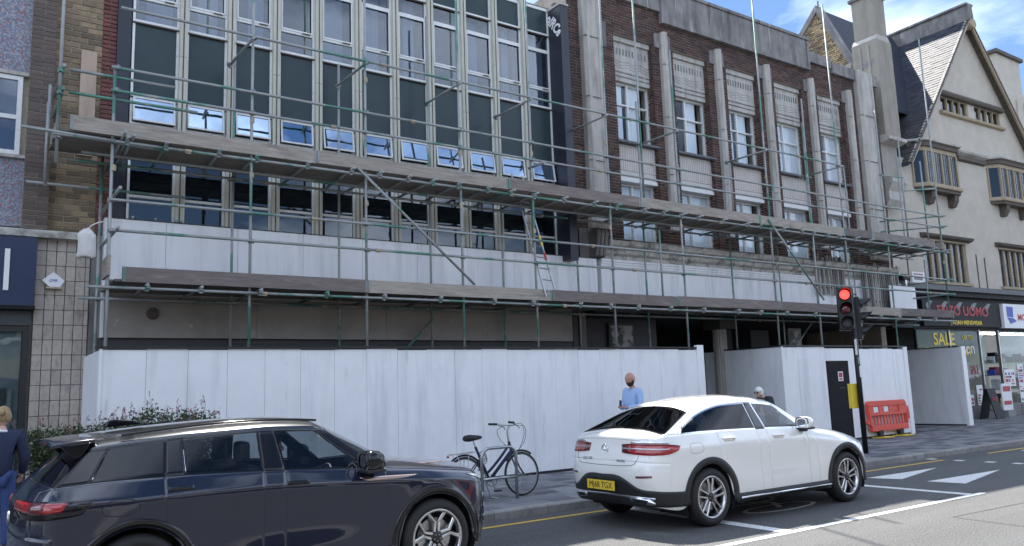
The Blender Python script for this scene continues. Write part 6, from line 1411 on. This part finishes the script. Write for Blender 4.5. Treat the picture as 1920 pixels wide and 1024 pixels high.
def hand(mb, wrist, fwd, upv, curl=.5, side=1, sc=1.):
    f = Vector(fwd).normalized(); u = Vector(upv); u = (u-f*u.dot(f)).normalized(); s = f.cross(u)*side; w = Vector(wrist)
    palm = MB().ball((0, 0, 0), (.050, .041, .017), 12, 8); c = w+f*.045*sc
    mb.add([c+(f*q[0]+s*q[1]+u*q[2])*sc for q in palm.v], palm.f)
    for k, (off, L_) in enumerate(((.030, .068), (.010, .077), (-.010, .072), (-.029, .057))):
        p = w+(f*.080+s*off)*sc; d = f.copy(); pts = [p]
        for q in range(3):
            d = (d*math.cos(curl)-u*math.sin(curl)).normalized(); p = p+d*L_*sc*(.45, .32, .25)[q]; pts.append(p)
        mb.path(pts, [.0092*sc, .0088*sc, .008*sc, .006*sc], 8)
    p = w+(f*.025+s*.036)*sc; mb.path([p, p+(f*.022+s*.022-u*.008)*sc, p+(f*.050+s*.030-u*.018)*sc, p+(f*.068+s*.026-u*.026)*sc], [.013*sc, .011*sc, .0095*sc, .007*sc], 8)
def limb_clothes(name, pts, edges, rad, mat, t, root=0, sub=2):
    vs, fs = skin_mesh(name, pts, edges, rad, root, sub); return MB().add(vs, fs).build(name, mat, t, smooth=True)
def person(label, loc, face, H, J, skin, top, legs, hair, hairm, beard=False, group=None, headpitch=0., bun=False, extra=None, hands=None, glasses=False, coat=False, headyaw=0., seated=False):
    """J holds joint positions (fractions of H) in body axes: x forward, y left, z up"""
    t = thing('person', label, 'person', loc, face, group); k = H
    p = {n: Vector(v)*k for n, v in J.items()}
    names = [n for n in p if n != 'head']; ix = {n: i for i, n in enumerate(names)}
    E_ = [('pelvis', 'waist'), ('waist', 'chest'), ('chest', 'neck'), ('neck', 'headb')]
    for s in 'LR': E_ += [('chest', 'sh'+s), ('sh'+s, 'el'+s), ('el'+s, 'wr'+s), ('pelvis', 'hip'+s), ('hip'+s, 'kn'+s), ('kn'+s, 'an'+s), ('an'+s, 'toe'+s)]
    rad = {'pelvis': (.085, .070), 'waist': (.078, .060), 'chest': (.095, .068), 'neck': .032, 'headb': .030, 'sh': .040, 'el': .027, 'wr': .018, 'hip': .056, 'kn': .034, 'an': .022, 'toe': .020}
    rr = [rad.get(n, rad.get(n[:-1])) for n in names]; sh_ = [.68 if n in ('pelvis', 'waist', 'chest') or n[:2] == 'sh' else .85 if n[:2] in ('el', 'hi', 'kn') else 1. for n in names]; rr = [tuple(q*k*f for q in r) if isinstance(r, tuple) else r*k*f for r, f in zip(rr, sh_)]
    vs, fs = skin_mesh('body', [p[n] for n in names], [(ix[a], ix[b]) for a, b in E_], rr, ix['pelvis'])
    body = MB().add(vs, fs); hd, eyes, shell, Mx = head_mesh(p['head'], headyaw, headpitch, H/1.75*1.02); body.add(hd.v, hd.f)
    hands = hands or {}
    for s, sg in (('L', 1), ('R', -1)):
        d = p['wr'+s]-p['el'+s]; fw_, up_, cu = hands.get(s, (d, (0, sg, .3), .35)); hand(body, p['wr'+s], fw_, up_, cu, sg, H/1.75)
    body.build('body', skin, t, smooth=True); eyes.build('eyes', 'black_trim', t, smooth=True)
    g = .012*k/1.75*1.2
    def sub_(ns, ed, grow, mat, nm, root):
        i2 = {n: i for i, n in enumerate(ns)}; r2 = []
        for n in ns:
            q = rad.get(n, rad.get(n[:-1])); q = q if isinstance(q, tuple) else (q, q); gr = grow.get(n, grow['*']); r2.append(tuple(a*k+gr for a in q))
        return limb_clothes(nm, [p[n]-Vector((0, 0, .045*k if n == 'pelvis' and nm in ('top', 'coat') and not seated else 0)) for n in ns], [(i2[a], i2[b]) for a, b in ed], r2, mat, t, i2[root])
    up_n = ['pelvis', 'waist', 'chest', 'shL', 'elL', 'wrL', 'shR', 'elR', 'wrR']
    sub_(up_n, [('pelvis', 'waist'), ('waist', 'chest'), ('chest', 'shL'), ('shL', 'elL'), ('elL', 'wrL'), ('chest', 'shR'), ('shR', 'elR'), ('elR', 'wrR')], {'*': .014, 'pelvis': .022, 'waist': .024}, top, 'coat' if coat else 'top', 'pelvis')
    MB().path([p['neck']+Vector((.039*k*math.cos(a)+.004, .041*k*math.sin(a), -.012*k-.018*math.cos(a))) for a in [2*math.pi*i/16 for i in range(16)]], .016, 8, True).build('collar', top if top != 'cloth_navy' else 'white_plain', t, smooth=True)
    sub_(['pelvis', 'hipL', 'knL', 'anL', 'hipR', 'knR', 'anR'], [('pelvis', 'hipL'), ('hipL', 'knL'), ('knL', 'anL'), ('pelvis', 'hipR'), ('hipR', 'knR'), ('knR', 'anR')], {'*': .010, 'pelvis': -.012, 'an': .03}, legs, 'trousers', 'pelvis')
    for s in 'LR':
        a = p['an'+s]; b = p['toe'+s]; MB().path([a+(a-b)*.25+Vector((0, 0, -.025)), a+Vector((0, 0, -.03)), (a+b)/2+Vector((0, 0, -.018)), b], [.036, .045, .042, .03], 10).build('shoe', 'black_trim', t, smooth=True)
    if hair: shell(*hair).build('hair', hairm, t, smooth=True)
    if beard: shell(lambda x, y, z: 0. if x < -.012 or (x > .05 and abs(y) < .020 and -.066 < z < -.054) else max(0., min(1., ((-.036 if x > .055 else -.042 if x > .03 else -.012)-z)/.022)), .014, .0025).build('beard', 'beard', t, smooth=True)
    if bun: b = MB().ball((-.112, 0, .055), (.042, .045, .045), 14, 10); r = random.Random(2); MB().add([Mx @ (Vector(q)*(1+r.uniform(-.05, .05))) for q in b.v], b.f).build('hair_bun', hairm, t, smooth=True)
    if glasses:
        for s in (-1, 1): b = MB().ball((.096, s*.034, .010), (.012, .028, .022), 10, 6); MB().add([Mx @ Vector(q) for q in b.v], b.f).build('spectacle_lens', 'gloss_black', t, smooth=True)
        MB().path([Mx @ Vector(q) for q in ((.10, .03, .012), (.02, .082, .012), (-.02, .08, .008))], .003, 5).build('spectacle_arm', 'black_trim', t); MB().path([Mx @ Vector(q) for q in ((.10, -.03, .012), (.02, -.082, .012), (-.02, -.08, .008))], .003, 5).build('spectacle_arm', 'black_trim', t)
    return t, p, Mx
STAND = dict(pelvis=(0, 0, .53), waist=(0, 0, .60), chest=(.005, 0, .735), neck=(0, 0, .835), headb=(.012, 0, .875), head=(.022, 0, .930), shL=(0, .108, .805), shR=(0, -.108, .805), elL=(-.01, .135, .63), elR=(-.01, -.135, .63), wrL=(.03, .135, .49), wrR=(.03, -.135, .49),
             hipL=(0, .052, .51), hipR=(0, -.052, .51), knL=(.01, .055, .285), knR=(.01, -.055, .285), anL=(-.01, .055, .05), anR=(-.01, -.055, .05), toeL=(.085, .06, .016), toeR=(.085, -.06, .016))
def J_(**kw): d = dict(STAND); d.update(kw); return d
# bald man walking past the hoarding, looking at the phone in his hands
H = 1.90
t, p, Mx = person('bald bearded man in a pale blue shirt looking at his phone', (11.22, 12.05, PZ), R(178), H, J_(elL=(.02, .128, .645), elR=(.02, -.128, .645), wrL=(.135, .060, .635), wrR=(.140, -.045, .640), knL=(.06, .055, .285), anL=(.10, .055, .055), toeL=(.19, .06, .03), anR=(-.09, -.055, .06), toeR=(-.0, -.06, .018), knR=(-.02, -.055, .285), head=(.030, 0, .930)),
       'skin', 'shirt_blue', 'trouser', None, None, beard=True, headpitch=R(14), hands={'L': ((.7, -.7, .3), (0, .3, 1), .5), 'R': ((.75, .6, .3), (0, -.3, 1), .5)})
ph = thing('phone', 'dark phone held in both hands by the bald man', 'phone', (11.22, 12.05, PZ), R(178)); o = MB().box(.335, .345, -.035, .035, 1.22, 1.36).build('case', 'black_trim', ph, bevel=.004); o2 = box('screen', .3335, .3345, -.030, .030, 1.235, 1.345, 'lamp_clear', ph)
# stooping old woman by the opening
H = 1.62
person('stooping white-haired person in a black coat and dark glasses', (15.5, 12.05, PZ), R(178), H, J_(chest=(.09, 0, .715), waist=(.02, 0, .60), neck=(.165, 0, .79), headb=(.20, 0, .815), head=(.235, 0, .855), shL=(.12, .100, .765), shR=(.12, -.100, .765), elL=(.13, .14, .60), elR=(.13, -.14, .60), wrL=(.25, .10, .56), wrR=(.25, -.10, .56)),
       'skin_pale', 'trouser', 'trouser', (lambda x, y, z: 1. if (z > .03 and x < .085) or (x < .02 and z > -.05) else 0, .026, .004), 'hair_white', headpitch=R(8), glasses=True, coat=True)
# woman seen from behind at the shop
H = 1.64
person('fair-haired woman in navy sweater and blue jeans seen from behind', (.45, 11.0, PZ), R(80), H, J_(elL=(.0, .150, .635), elR=(.0, -.150, .635), wrL=(.09, .125, .53), wrR=(.09, -.125, .53)), 'skin_pale', 'cloth_navy', 'denim', (lambda x, y, z: 1. if (z > .045 and x < .08) or (x < .03 and z > -.055) else 0, .012, .003), 'hair_fair', bun=True)
SIT = dict(pelvis=(0, 0, .10), waist=(-.03, 0, .17), chest=(-.075, 0, .30), neck=(-.095, 0, .395), headb=(-.088, 0, .435), head=(-.075, 0, .49), shL=(-.08, .108, .37), shR=(-.08, -.108, .37), elL=(.06, .14, .24), elR=(.06, -.14, .24), wrL=(.20, .09, .29), wrR=(.20, -.09, .29),
           hipL=(.02, .055, .09), hipR=(.02, -.055, .09), knL=(.25, .06, .13), knR=(.25, -.06, .13), anL=(.33, .06, -.08), anR=(.33, -.06, -.08), toeL=(.41, .06, -.105), toeR=(.41, -.06, -.105))
hr = (lambda x, y, z: 1. if (z > .04 and x < .08) or (x < .0 and z > -.06) else 0, .012, .002)
person('driver in dark clothes at the wheel of the near-black car', (2.58, 7.59, .44), 0, 1.74, SIT, 'skin', 'trouser', 'trouser', hr, 'beard', seated=True)
person('driver in a pale shirt at the wheel of the white car', (9.12, 7.59, .44), 0, 1.70, SIT, 'skin_pale', 'white_plain', 'trouser', hr, 'hair_fair', seated=True)
